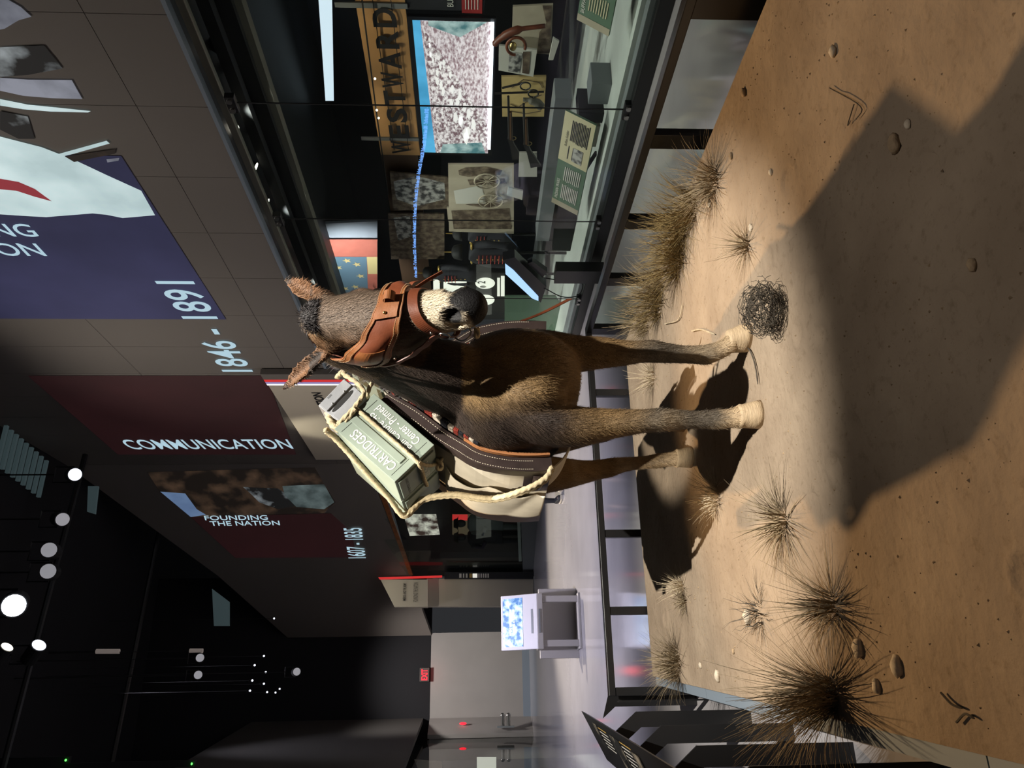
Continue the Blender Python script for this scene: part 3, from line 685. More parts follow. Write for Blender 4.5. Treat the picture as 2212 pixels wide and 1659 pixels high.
# ------------------------------------------------------------------ bridle with blind
mat('leather', (0.165, 0.046, 0.02), 0.42, var=0.22, vscale=9, bump=0.06, bscale=120, spec=0.4)
mat('leather_tan', (0.25, 0.09, 0.03), 0.45, var=0.2, vscale=14, bump=0.06, bscale=120, spec=0.4)
mat('leather_red', (0.14, 0.038, 0.018), 0.45, var=0.2, vscale=14)
mat('stitch', (0.55, 0.42, 0.25), 0.7)
mat('steel', (0.45, 0.44, 0.42), 0.3, metal=1.0)
mat('brass', (0.55, 0.40, 0.16), 0.3, metal=1.0)
br = empty('bridle', HP0, 'brown leather bridle with a wide blind across the mule face', 'bridle')
D2 = math.radians
BU = [(-116, .00, .045), (-85, .15, .034), (-50, .305, .020), (-20, .385, .014), (0, .415, .012), (35, .42, .013), (60, .415, .016), (88, .41, .032)]
BLw = [(-116, .20, .045), (-85, .42, .030), (-50, .525, .018), (-20, .555, .012), (0, .565, .011), (35, .56, .012), (60, .555, .016), (88, .54, .032)]
def blindpt(deg, t, off=0.0):
    u = interp(BU, deg); l_ = interp(BLw, deg); s = u[0] + (l_[0] - u[0]) * t; o = u[1] + (l_[1] - u[1]) * t
    bul = 0.022 * math.sin(t * math.pi) * (math.exp(-((deg + 72) / 24) ** 2) + math.exp(-((deg - 68) / 20) ** 2))
    return headpt(s, D2(deg), o + bul + off)
def sheet(mb, fn, na, nb, th=0.004):
    g0 = [[fn(i / na, j / nb, 0) for j in range(nb + 1)] for i in range(na + 1)]; g1 = [[fn(i / na, j / nb, th) for j in range(nb + 1)] for i in range(na + 1)]
    vs = [p for r in g0 for p in r] + [p for r in g1 for p in r]; N = (na + 1) * (nb + 1); k = nb + 1; fs = []
    for i in range(na):
        for j in range(nb):
            a = i * k + j; fs.append((a, a + 1, a + k + 1, a + k)); fs.append((N + a, N + a + k, N + a + k + 1, N + a + 1))
    rim = [i * k for i in range(na + 1)] + [na * k + j for j in range(1, nb + 1)] + [i * k + nb for i in range(na - 1, -1, -1)] + [j for j in range(nb - 1, 0, -1)]
    for a, b_ in zip(rim, rim[1:] + rim[:1]): fs.append((a, b_, N + b_, N + a))
    mb.add(vs, fs); return mb
bl = sheet(MB(), lambda a, t, o: blindpt(-116 + 204 * a, t, o), 60, 14).build('blind', 'leather', br, smooth=True, fix=True)
sheet(MB(), lambda a, t, o: blindpt(-116 + 204 * a, -0.02 + 0.17 * t, o + 0.0035), 60, 3, 0.004).build('upper_trim', 'leather_tan', bl, fix=True)
sheet(MB(), lambda a, t, o: blindpt(-116 + 204 * a, 0.86 + 0.17 * t, o + 0.0035), 60, 3, 0.004).build('lower_trim', 'leather_tan', bl, fix=True)
st = MB()
for tt in (0.015, 0.125, 0.885, 1.0):
    for k in range(90):
        a = -108 + k * 2.15; p, q = blindpt(a, tt, 0.0085), blindpt(a + 1.2, tt, 0.0085)
        st.tube([p, q], 0.0007, n=4)
st.build('stitching', 'stitch', bl, kind='stuff')
# centre tab with loop and rivets, side patch on the cheek
sheet(MB(), lambda a, t, o: blindpt(-24 + 34 * a, 0.1 + 0.8 * t, o + 0.008), 10, 6, 0.005).build('centre_patch', 'leather_tan', bl, fix=True)
lp = MB(); cc = blindpt(4, 0.5, 0.014)
path = [cc + HN * (0.018 + 0.022 * math.sin(a)) * 1 + HA * 0.020 * math.cos(a) - HN * 0.016 for a in [math.pi * k / 10 for k in range(11)]]
for dx in (0,):
    rings = [[p - HX * 0.017, p + HX * 0.017, p + HX * 0.017 + HN * 0.003, p - HX * 0.017 + HN * 0.003] for p in path]
    lp.loft(rings)
lp.build('loop', 'leather_tan', bl, fix=True)
rv = MB().ball(blindpt(-16, 0.45, 0.014), 0.006, 0.006, 0.006, 10, 6); rv.build('rivet', 'brass', bl, smooth=True)
ck = sheet(MB(), lambda a, t, o: blindpt(-84 + 16 * a, 0.22 + 0.6 * t, o + 0.006), 8, 8, 0.003); ck.build('pocket_flap', 'leather_tan', bl, fix=True)
# straps
def hstrap(pts, w_, name, m='leather', off=0.008, th=0.004, parent=None):
    P = spline([V((s, d, o)) for s, d, o in pts], 8); mb = MB(); rings = []
    for i, q in enumerate(P):
        a = P[min(i + 1, len(P) - 1)] - P[max(i - 1, 0)]
        p0 = headpt(q.x, D2(q.y), off + q.z); p1 = headpt(q.x, D2(q.y), off + th + q.z)
        tn = (headpt(P[min(i + 1, len(P) - 1)].x, D2(P[min(i + 1, len(P) - 1)].y), 0) - headpt(P[max(i - 1, 0)].x, D2(P[max(i - 1, 0)].y), 0)).normalized()
        nn = (p1 - p0).normalized(); sd = tn.cross(nn).normalized() * w_ / 2
        rings.append([p0 - sd, p0 + sd, p1 + sd, p1 - sd])
    mb.loft(rings); return mb.build(name, m, parent or br, fix=True)
hstrap([(.645, 85, 0), (.625, 55, 0), (.615, 25, 0), (.62, 0, 0), (.64, -30, 0), (.68, -62, 0), (.735, -92, 0)], 0.036, 'noseband')
hstrap([(.735, -92, .004), (.62, -100, .01), (.48, -104, .016), (.34, -106, .03)], 0.024, 'cheek_strap', 'leather_red')
hstrap([(.645, 85, .004), (.55, 92, .01), (.46, 96, .018)], 0.024, 'cheek_strap', 'leather_red')
hstrap([(.735, -92, .006), (.78, -120, .008), (.80, -150, .008), (.80, 180 - 360, .008)], 0.022, 'chin_strap', 'leather_red')
hstrap([(.34, -106, .03), (.18, -108, .025), (.02, -112, .02)], 0.024, 'crown_strap', 'leather_red')
rg = MB(); c = headpt(.76, D2(-100), 0.016); 
rg.tube([c + (HA * math.cos(a) + HN * math.sin(a)) * 0.020 for a in [2 * math.pi * k / 20 for k in range(21)]], 0.0028, n=6); rg.build('ring', 'steel', br, smooth=True)
rg = MB(); c = headpt(.84, D2(-150), 0.02)
rg.tube([c + (HA * math.cos(a) + HX * math.sin(a)) * 0.030 for a in [2 * math.pi * k / 24 for k in range(25)]], 0.0034, n=6); rg.build('ring', 'steel', br, smooth=True)
for s_, d_ in ((.70, -80), (.655, -95), (.40, -104)): MB().ball(headpt(s_, D2(d_), 0.014), 0.006, 0.006, 0.005, 10, 6).build('rivet', 'steel', br, smooth=True)
# buckle strap tails at the far side of the blind
e0 = blindpt(86, 0.5, 0.0)
MB().loft([[p - HA * .010, p + HA * .010, p + HA * .010 - HN * .003, p - HA * .010 - HN * .003] for p in spline([e0, e0 + HX * .03 + HA * .02, e0 + HX * .045 + HA * .06 - HN * .02, e0 + HX * .035 + HA * .09 - HN * .01], 5)]).build('strap_tail', 'leather', br, fix=True)
MB().loft([[p - HN * .008, p + HN * .008, p + HN * .008 + HX * .003, p - HN * .008 + HX * .003] for p in spline([e0 + HA * .03, e0 + HX * .03 + HA * .075, e0 + HX * .06 + HA * .13], 5)]).build('strap_tail', 'leather', br, fix=True)
# ------------------------------------------------------------------ pack saddle (aparejo)
mat('canvas', (0.50, 0.45, 0.36), 0.85, var=0.12, vscale=6, bump=0.12, bscale=25, spec=0.2)
mat('saddle_leather', (0.035, 0.024, 0.022), 0.38, var=0.2, vscale=10, bump=0.05, bscale=90)
mat('liner_wood', (0.34, 0.14, 0.05), 0.6, var=0.3, vscale=6, stretch=(1, 1, 0.15))
mat('thread', (0.65, 0.58, 0.45), 0.7)
mat('green_paint', (0.245, 0.295, 0.245), 0.6, var=0.09, vscale=3, bump=0.10, bscale=20, stretch=(1, 1, 1), spec=0.35)
mat('grey_paint', (0.30, 0.31, 0.33), 0.45, var=0.1, vscale=12, bump=0.08, bscale=60)
mat('white_letter', (0.78, 0.77, 0.72), 0.7); mat('black_letter', (0.012, 0.012, 0.012), 0.7)
mat('rope', (0.50, 0.41, 0.26), 0.85, var=0.15, vscale=50, bump=0.4, bscale=300, spec=0.15)
mat('wool_red', (0.22, 0.035, 0.025), 0.95, var=0.25, vscale=60, bump=0.6, bscale=120, spec=0.05)
mat('wool_white', (0.48, 0.42, 0.34), 0.95, var=0.2, vscale=60, bump=0.6, bscale=120, spec=0.05)
mat('wool_black', (0.018, 0.018, 0.022), 0.95, var=0.3, vscale=60, bump=0.6, bscale=120, spec=0.05)
SCX = 1.21
PROF = spline([V((x, 0, z)) for x, z in [(1.225, 1.455), (1.21, 1.436), (1.15, 1.338), (1.058, 1.222), (1.008, 1.145), (.963, 1.07), (.938, .957), (.934, .862), (.938, .787)]], 8)
def sadpt(t, Y, off=0.0, sg=-1):
    k = t * (len(PROF) - 1); i = min(int(k), len(PROF) - 2); p = PROF[i].lerp(PROF[i + 1], k - i) - V((0.014, 0, 0))
    d = (PROF[min(i + 1, len(PROF) - 1)] - PROF[max(i - 1, 0)]).normalized(); nx, nz = d.z, -d.x
    if nx > 0: nx, nz = -nx, -nz
    yf = (Y - 3.0) / 0.7; fl = 0.06 * min(1, t * 1.6) * yf * (1 - 0.25 * yf)
    x, z = p.x + nx * off - fl, p.z + nz * off
    x = x if sg < 0 else 2 * SCX - x
    return V((x, Y, z))
sad = empty('pack_saddle', (1.2, 3.35, 0.78), 'canvas and dark leather pack saddle strapped over the mule back', 'pack saddle')
for sg in (-1, 1):
    sheet(MB(), lambda a, t, o: sadpt(t, 3.0 + 0.70 * a, o + 0.0, sg), 12, 34, 0.045).build('pad', 'canvas', sad, smooth=False, fix=True)
    lb = sheet(MB(), lambda a, t, o: sadpt(t, 2.992 - o, -0.004 + 0.056 * a, sg), 4, 40, 0.006).build('front_band', 'saddle_leather', sad, fix=True)
    sheet(MB(), lambda a, t, o: sadpt(t, 2.988 + 0.055 * a, o + 0.046, sg), 4, 40, 0.006).build('side_band', 'saddle_leather', sad, fix=True)
    s1 = MB()
    for k in range(84):
        t = 0.02 + 0.86 * k / 84
        for of in (.010, .044): s1.tube([sadpt(t, 2.9855, of, sg), sadpt(t + .0058, 2.9855, of, sg)], 0.0012, n=4)
    s1.build('stitching', 'thread', lb, kind='stuff')
    sheet(MB(), lambda a, t, o: sadpt(t, 3.58 + 0.13 * a, o + 0.046, sg), 3, 34, 0.006).build('rear_band', 'saddle_leather', sad, fix=True)
    # leather corner patch with a moulded boot
    sheet(MB(), lambda a, t, o: sadpt(0.83 + 0.165 * t, 2.99 + 0.24 * a, o + 0.047, sg), 8, 10, 0.006).build('corner_patch', 'saddle_leather', sad, fix=True)
    sheet(MB(), lambda a, t, o: sadpt(0.83 + 0.165 * t, 3.50 + 0.20 * a, o + 0.047, sg), 8, 10, 0.006).build('corner_patch', 'saddle_leather', sad, fix=True)
    def bootf(a, t, o):
        h = 0.028 * (math.sin(math.pi * a) ** 0.6) * (math.sin(math.pi * min(1, t * 1.0)) ** 0.5)
        return sadpt(0.88 + 0.07 * a, 3.03 + 0.15 * t, o + 0.052 + h, sg)
    sheet(MB(), bootf, 10, 10, 0.003).build('leather_boot', 'saddle_leather', sad, smooth=True, fix=True)
    # lining of thin boards inside the front edge
    for k in range(3):
        sheet(MB(), lambda a, t, o: sadpt(0.50 + 0.49 * t, 2.965 + 0.008 * k + 0.02 * a, o - 0.010 - 0.007 * k, sg), 1, 20, 0.005).build('lining_board', 'liner_wood', sad, fix=True)
    # loose canvas cover with a wavy front edge
    def cov(a, t, o):
        wv = 0.028 * math.sin(t * 9.0) * (1 - a) + 0.012 * math.sin(t * 21)
        return sadpt(0.42 + 0.565 * t, 3.24 + wv + (0.34 - wv) * a, o + 0.052 + 0.022 * abs(math.sin(t * 7 + a * 2)) * (1 - 0.5 * a), sg)
    sheet(MB(), cov, 14, 40, 0.004).build('canvas_cover', 'canvas', sad, smooth=True, fix=True)
# belly cinch
ci = MB(); rings = []
for k in range(33):
    a = math.pi * (1 + k / 32); cx = 1.19; x = cx + 0.285 * math.cos(a); z = 0.84 + 0.185 * math.sin(a) ; 
    rings.append([V((x, 3.13, z)), V((x, 3.42, z)), V((x * 1.0 + 0.006 * math.cos(a), 3.42, z + .006 * math.sin(a))), V((x + .006 * math.cos(a), 3.13, z + .006 * math.sin(a)))])
ci.loft(rings); ci.build('belly_cinch', 'canvas', sad, fix=True)
# leather strap hanging at the far side and its tail
tail = [onY(1128, 693, 2.98), onY(1150, 685, 2.96), onY(1180, 672, 2.93), onY(1231, 646, 2.90)]
MB().loft([[p - V((0, .003, .011)), p + V((0, -.003, .011)), p + V((0, .003, .011)), p + V((0, .003, -.011))] for p in spline(tail, 5)]).build('strap_tail', 'leather', sad, fix=True)
# striped blanket under the saddle
bk = empty('saddle_blanket', (1.2, 3.3, 1.0), 'red white and black striped wool blanket under the pack saddle', 'blanket')
seq = ['wool_red', 'wool_white', 'wool_black', 'wool_white', 'wool_red', 'wool_black']
for sg in (-1, 1):
    for k in range(15):
        t0 = 0.06 + k * 0.036; t1 = t0 + 0.0355
        sheet(MB(), lambda a, t, o: sadpt(t0 + (t1 - t0) * t, 2.945 + 0.5 * a, o - 0.028 + 0.004 * math.sin(a * 30), sg), 6, 3, 0.018).build('stripe', seq[k % 6], bk, fix=True, bevel=0.004)
    fr = MB(); random.seed(3)
    for k in range(160):
        t = 0.06 + 0.54 * random.random(); p = sadpt(t, 2.957, -0.024 + random.uniform(-.008, .008), sg); d = V((random.gauss(0, .3), -1, random.gauss(0, .5))).normalized()
        fr.add([p - V((0, 0, .002)), p + V((0, 0, .002)), p + d * 0.016], [(0, 1, 2)])
    fr.build('fringe', 'wool_white', bk, kind='stuff')
# ------------------------------------------------------------------ cartridge boxes
def ammo(A, r, u, L, H, Y0, D, label, front=True, sg=1):
    A = V((A[0], Y0, A[1])); r = V((r[0], 0, r[1])).normalized(); u = V((u[0], 0, u[1])).normalized(); yv = V((0, 1, 0))
    # A: corner at inner low end; -r runs outwards and down, u runs up
    c = A - r * L / 2 + u * H / 2 + yv * D / 2
    e = empty('ammunition_box', A - r * L / 2 + yv * D / 2, label, 'box', 'ammunition boxes on the pack')
    MB().box(c + yv * .009, r * L / 2, u * H / 2, yv * (D / 2 - .009)).build('body', 'green_paint', e, bevel=0.003)
    def plank(u0, u1, r0, r1, nm):
        MB().box(A - r * (r0 + r1) / 2 + u * (u0 + u1) / 2 + yv * 0.009, r * (r1 - r0) / 2, u * (u1 - u0) / 2, yv * 0.009).build(nm, 'green_paint', e, bevel=0.002)
    plank(0, H * .43, 0, L, 'board'); plank(H * .47, H, 0, L, 'board')
    MB().box(A - r * (L / 2 - 0.01) + u * H * .62 - yv * 0.003, r * (L / 2 - .03), u * H * .075, yv * 0.003).build('batten', 'green_paint', e, bevel=0.002)
    # end boards
    for rr_ in (0.0, L):
        MB().box(A - r * rr_ + u * H / 2 + yv * D / 2 + (-r if rr_ else r) * 0.004, r * 0.004, u * (H / 2 - .012), yv * (D / 2 - .035)).build('end_board', 'green_paint', e, bevel=0.002)
    gl = MB()
    for (r0, r1, u0, u1) in ((.03, .031, .06, .40), (L - .03, L - .029, .06, .40), (.03, .031, .52, .95), (L - .03, L - .029, .52, .95)):
        gl.box(A - r * (r0 + r1) / 2 + u * H * (u0 + u1) / 2 - yv * .0004, r * .0006, u * H * (u1 - u0) / 2, yv * .0006)
    gl.build('board_joint', 'black_letter', e, kind='stuff')
    if front:
        MB().text('CARTRIDGES', A - r * L * .53 + u * H * .82 - yv * .0012, r, u, 0.040, L * .68, 0.006).build('lettering', 'white_letter', e)
        MB().text('Ball Calibre .45', A - r * L * .50 + u * H * .36 - yv * .0012, r, u, 0.032, L * .66, 0.004).build('lettering', 'white_letter', e)
        MB().text('Center - Primed', A - r * L * .50 + u * H * .17 - yv * .0012, r, u, 0.036, L * .68, 0.004).build('lettering', 'white_letter', e)
        q = A - r * (L + .0092)
        MB().text('1000 Metallic', q + u * H * .30 + yv * D * .55, -yv, u, 0.026, D * .62).build('lettering', 'white_letter', e)
        MB().text('FOR THE MODEL CARBINE', q + u * H * .78 + yv * D * .5, -yv, u, 0.013, D * .7).build('lettering', 'black_letter', e)
    return A, r, u
A1 = (1.192, 1.51); r1 = (.663, .749); u1 = (-.71, .705)
ammo(A1, r1, u1, .335, .215, 2.95, .315, 'sage green wooden box lettered CARTRIDGES at the front of the pack')
ammo(A1, r1, u1, .335, .215, 3.27, .315, 'sage green wooden box behind the lettered cartridge box', False)
# far side boxes: inner end towards the spine
def ammo_far(Y0, label):
    A = V((1.222, Y0, 1.44)); u = V((.50, 0, .866)); r = V((.866, 0, -.5)); yv = V((0, 1, 0)); L, H, D = .27, .215, .315
    e = empty('ammunition_box', A + r * L / 2 + yv * D / 2, label, 'box', 'ammunition boxes on the pack')
    MB().box(A + r * L / 2 + u * H / 2 + yv * (D / 2 + .009), r * L / 2, u * H / 2, yv * (D / 2 - .009)).build('body', 'green_paint', e, bevel=0.003)
    for u0, u1_ in ((0, .44), (.54, 1)):
        MB().box(A + r * L / 2 + u * H * (u0 + u1_) / 2 + yv * .009, r * L / 2, u * H * (u1_ - u0) / 2, yv * .009).build('board', 'green_paint', e, bevel=0.002)
    gl = MB()
    for (q0, ua, ub) in ((.03, .06, .40), (.035, .60, .95)): gl.box(A + r * q0 + u * H * (ua + ub) / 2 - yv * .0004, r * .0006, u * H * (ub - ua) / 2, yv * .0006)
    gl.build('board_joint', 'black_letter', e, kind='stuff')
ammo_far(3.0, 'sage green box on the far side of the pack, behind the mule neck')
ammo_far(3.32, 'sage green box at the rear of the far side of the pack')
# small grey box on top
G = [V((1.273, 2.99, 1.64)), V((1.156, 2.99, 1.735)), V((1.075, 2.99, 1.647)), V((1.204, 2.99, 1.562))]
ga = (G[0] - G[1]).normalized(); gb = (G[1] - G[2]); gb = (gb - ga * gb.dot(ga)).normalized(); gc = sum(G, V()) / 4; yv = V((0, 1, 0))
ge = empty('tool_box', gc + yv * .15 - ZZ * .05, 'small grey wooden box with a slot handle on top of the pack', 'box')
MB().box(gc + yv * .15, ga * .078, gb * .060, yv * .15).build('body', 'grey_paint', ge, bevel=0.003)
sl = MB(); sl.prism([gc + ga * (.062 * math.cos(a)) + gb * (-.004 + .011 * math.sin(a)) - yv * .0008 for a in [2 * math.pi * k / 24 for k in range(24)]], (0, -.0006, 0)); sl.build('slot', 'black_letter', ge, fix=True)
MB().box(gc + gb * .035 - yv * .004, ga * .074, gb * .022, yv * .004).build('front_board', 'grey_paint', ge, bevel=0.002)
MB().box(gc - gb * .038 - yv * .004, ga * .074, gb * .020, yv * .004).build('front_board', 'grey_paint', ge, bevel=0.002)
for k in (-1, 1): MB().ball(gc + gb * .018 + ga * .035 * k - yv * .009, .004, .003, .004, 10, 6).build('screw', 'steel', ge, smooth=True)
MB().text('2000', gc + gb * .048 + ga * -.02 - yv * .0085, ga, gb, .008).build('lettering', 'black_letter', ge)
# ------------------------------------------------------------------ lash ropes
def rope(path, label, r=0.0125, n=9, grp='lash ropes on the pack'):
    P = spline(path, 22); mb = MB(); mb.tube(P, r, n=12, lobes=3, pitch=0.034)
    return mb.build('rope', 'rope', label=label, cat='rope', group=grp, smooth=True)
u1v = V((-.71, 0, .705)); r1v = V((.663, 0, .749))
def boxp(rr_, uu, Y, off=0.0, offu=0.0):   # point on the lettered box: rr_ outward, uu up
    return V((A1[0], Y, A1[1])) - r1v * (rr_ * .335 + off) + u1v * (uu * .215 + offu)
o1 = .013
for k, dy in enumerate((0.0, 0.026)):
    rope([boxp(-.12, 1.05, 2.99 + dy, 0, .01), boxp(.0, 1.0, 3.03 + dy, 0, o1), boxp(.35, 1.0, 3.16 + dy, 0, o1), boxp(.75, 1.0, 3.32 + dy, 0, o1), boxp(1.03, 1.02, 3.42 + dy, .004, o1), boxp(1.045, .6, 3.40 + dy, o1 * .8, 0), sadpt(.53, 3.33 + dy, .115), sadpt(.70, 3.20 + dy, .105), sadpt(.84, 3.09 + dy, .09), sadpt(.95, 3.01 + dy, .075), sadpt(.995, 2.96 + dy, .05)],
         ('outer strand of the double rope running over the lettered box to the saddle corner', 'inner strand of the double rope running over the lettered box to the saddle corner')[k])
rope([boxp(-.03, .45, 2.97, 0, 0), boxp(.03, .45, 2.944), boxp(.5, .45, 2.942), boxp(.97, .45, 2.944), boxp(1.045, .45, 2.99, .002), boxp(1.05, .45, 3.15, .006), boxp(1.05, .42, 3.27, .006)], 'rope in the groove across the face of the lettered box', 0.0095)
rope([boxp(1.0, .44, 2.945, .008), boxp(1.045, .36, 3.0, .006), boxp(1.05, .2, 3.08, .006), boxp(1.045, .02, 3.13, .004), boxp(1.0, -.06, 3.14, .004)], 'thin rope slanting across the end of the lettered box', 0.008)
kn = MB(); kc = boxp(1.05, .05, 3.12, .012)
kn.tube([kc + V((math.sin(a) + 2 * math.sin(2 * a), math.cos(a) - 2 * math.cos(2 * a), -math.sin(3 * a) * 1.2)) * .0085 for a in [2 * math.pi * k / 90 for k in range(91)]], 0.008, n=8, lobes=3, pitch=.03)
kn.build('rope_knot', 'rope', label='overhand rope knot at the low end of the lettered box', cat='knot', smooth=True)
rope([onY(748, 795, 3.02), onY(742, 806, 2.97), onY(752, 815, 2.955), onY(772, 828, 2.945), onY(786, 848, 2.945), onY(772, 872, 2.94), onY(757, 890, 2.94), onY(742, 905, 2.95), onY(728, 922, 2.97)], 'rope looped under the grey box', 0.0105)
rope([onY(708, 892, 3.02), onY(712, 908, 2.99), onY(722, 922, 2.97), onY(735, 930, 2.965)], 'thick rope end beside the grey box corner', 0.014)
rope([onY(712, 890, 3.05), onY(720, 906, 3.02), onY(730, 914, 2.99), onY(745, 912, 2.96), onY(768, 882, 2.93)], 'rope strand crossing above the lettered box', 0.0105)
rope([onY(806, 822, 2.975), onY(798, 838, 2.97), onY(794, 852, 2.985), onY(796, 866, 3.05)], 'short rope between the two front boxes', 0.0095)
rope([onY(748, 786, 3.0), onY(740, 802, 2.985), onY(728, 815, 3.05)], 'rope at the top of the far box', 0.011)
# lead rope knot under the chin
lead = MB(); kc = headpt(.93, D2(-150), 0.03)
lead.tube([kc + V((math.sin(a) + 2 * math.sin(2 * a), math.cos(a) - 2 * math.cos(2 * a), -math.sin(3 * a))) * .006 for a in [2 * math.pi * k / 60 for k in range(61)]], 0.006, n=6)
lead.build('lead_rope', 'rope', label='knotted end of pale lead rope under the mule chin', cat='rope', smooth=True)
# ------------------------------------------------------------------ showcase under the fascia
mat('case_grey', (0.17, 0.185, 0.195), 0.4); mat('deck_pale', (0.50, 0.53, 0.50), 0.5, var=0.1, vscale=2); mat('case_olive', (0.16, 0.15, 0.12), 0.5)
mat('case_dark', (0.012, 0.013, 0.017), 0.6); mat('title_tan', (0.52, 0.29, 0.12), 0.6, var=0.06, vscale=3); mat('title_brown', (0.10, 0.055, 0.03), 0.6)
case = empty('showcase', (5.5, 7.0, FZ), 'long glass showcase set into the right-hand wall', 'showcase')
MB().bx(4.62, 8.6, 1.0, 14.8, FZ, -0.17).build('plinth', 'case_grey', case)
MB().bx(4.72, 8.6, 1.0, 14.8, -0.168, -0.12).build('deck', 'deck_pale', case)
MB().bx(4.50, 4.60, 1.0, 14.8, FZ, -0.19).build('lower_rail', 'black_metal', case, bevel=.004)
MB().bx(4.60, 4.70, 1.0, 14.8, FZ, -0.15).build('sill', 'case_grey', case, bevel=.004)
MB().bx(8.6, 8.7, 1.0, 16.5, FZ, 5.0).build('back_wall', 'case_dark', case)
MB().bx(4.66, 8.7, 1.0, 14.8, 3.3, 3.36).build('soffit', 'case_dark', case)
for (x0, x1, z0, z1, m_) in ((4.66, 4.72, 3.16, 3.22, 'case_olive'), (4.95, 5.05, 3.10, 3.20, 'black_metal'), (5.16, 5.27, 2.93, 2.99, 'case_olive'), (5.10, 5.16, 2.99, 3.12, 'black_metal')):
    MB().bx(x0, x1, 1.0, 14.5, z0, z1).build('light_track', m_, case)
JY = [1.75, 3.35, 4.97, 6.58, 8.20, 9.82, 11.44, 13.06, 14.68]
for a, b_ in zip(JY, JY[1:]): MB().bx(4.55, 4.562, a + .006, b_ - .006, -0.19, 3.10).build('glass_pane', 'case_glass', case)
for Y in JY[1:-1]:
    MB().bx(4.552, 4.56, Y - .005, Y + .005, -0.19, 3.10).build('pane_joint', 'black_matte', case)
    for z in (-0.19, 3.05):
        MB().bx(4.52, 4.575, Y - .09, Y + .09, z - .03, z + .05).build('clamp', 'black_metal', case, bevel=.004)
        for dy in (-.05, .05): MB().cyl((4.505, Y + dy, z + .015), (4.525, Y + dy, z + .015), .024, n=14).build('bolt', 'steel', case)
for k in range(6): spot('showcase_spot', (4.85, 4.0 + k * 1.5, 3.2), (5.6, 4.2 + k * 1.5, 0.3), 115, (0.95, 0.97, 0.88), 85, 0.7, 0.03)
# track spotlights under the soffit
def track_light(x, y, X, label, L=.16, dirv=(-.3, -.1, -.9), glow='lamp_glow'):
    p = onX(x, y, X); d = V(dirv).normalized(); e = empty('track_light', p, label, 'spotlight', 'track spotlights above the showcase')
    MB().cyl(p - d * L, p, .045, n=14).build('can', 'black_matte', e)
    MB().disc(p + d * .002, -d, .04).build('lens', glow, e)
    MB().cyl(p - d * L * .7, p - d * L * .7 + V((0, 0, .16)), .01, n=6).build('stem', 'black_matte', e)
track_light(415, 72, 5.0, 'lit track spotlight nearest the viewer, pointing at the room', .14, (-.8, -.5, -.4))
track_light(474, 106, 5.1, 'lit track spotlight second from the right', .2, (-.5, .1, -.8))
track_light(522, 152, 5.2, 'black can spotlight in front of the pale light rail', .2, (-.3, 0, -.95))
track_light(507, 277, 4.9, 'bright round spotlight beside the glass clamp', .12, (-.7, -.5, -.5))
track_light(565, 283, 5.2, 'black can spotlight below the second glass joint', .2, (-.2, 0, -.95))
track_light(553, 360, 4.9, 'small black spotlight fifth along the track', .12, (-.3, .2, -.9))
track_light(578, 437, 4.9, 'small black spotlight sixth along the track', .12, (-.3, .2, -.9))
track_light(592, 465, 4.9, 'small lit spotlight just before the third glass joint', .12, (-.6, .1, -.7))
track_light(668, 550, 5.2, 'black can spotlight nearest the mule ear', .2, (-.2, 0, -.95))
def panel(name, pix, X, m_, label=None, cat=None, th=.02, parent=None, group=None, kind=None):
    P = [onX(x, y, X) for x, y in pix]
    return MB().prism(P, (th, 0, 0)).build(name, m_, parent, fix=True, label=label, cat=cat, group=group, kind=kind)
def flat(name, pix, X, m_, parent): return MB().poly([onX(x, y, X) for x, y in pix]).build(name, m_, parent)
RV, UV = V((0, -1, 0)), V((0, 0, 1))       # reading direction and up on the right-hand walls
def words(st, x0, y0, x1, y1, X, m_, parent, name='lettering', bold=0.0):
    a, b_ = onX(x0, y0, X), onX(x1, y1, X)       # top-left and bottom-right corner of the words in the picture's own upright view
    c = (a + b_) / 2
    return MB().text(st, c, RV, UV, abs(a.z - b_.z), abs(a.y - b_.y), bold).build(name, m_, parent)
# title board
tb = empty('title_board', onX(830, 160, 6.3), 'tan title board with dark letters WESTWARD above the screen', 'sign')
zt, zb = 2.25, 1.77
MB().bx(6.32, 6.36, 5.0, 7.75, zb, zt).build('board', 'title_tan', tb)
MB().bx(6.32, 6.36, 7.75, 11.5, zb + .03, zt).build('board', 'title_brown', tb)
full = 'WESTWARD'; y0 = 7.70; stepy = (7.70 - 5.52) / 8
for k, ch in enumerate(full):
    MB().text(ch, (6.285, y0 - stepy * (k + .5), 1.985), RV, UV, .235, stepy * .84, .03).build('letter', 'dark_print', tb)
for z in (2.075, 1.90): MB().bx(6.287, 6.29, 5.3, 7.62, z - .004, z + .004).build('letter_rail', 'dark_print', tb)
MB().bx(6.30, 6.318, 7.42, 7.47, 1.75, 2.45).build('bracket', 'case_grey', tb); MB().bx(6.30, 6.318, 5.50, 5.56, 1.75, 2.45).build('bracket', 'case_grey', tb)
for k, y in enumerate((170, 238, 255)): MB().ball(onX(810 + k * 4, y, 6.2), .012, .012, .012, 8, 6).build('lamp', 'lamp_glow', tb)
MB().tube([onX(782, 0, 6.22), onX(812, 235, 6.22), onX(838, 420, 6.22)], .008, n=6).build('cable', 'black_matte', tb)
for k in range(2): spot('title_light', (5.5, 5.8 + k * 1.2, 3.2), (6.3, 5.8 + k * 1.2, 1.9), 40, (1.0, 0.85, 0.6), 60, .8, .03)
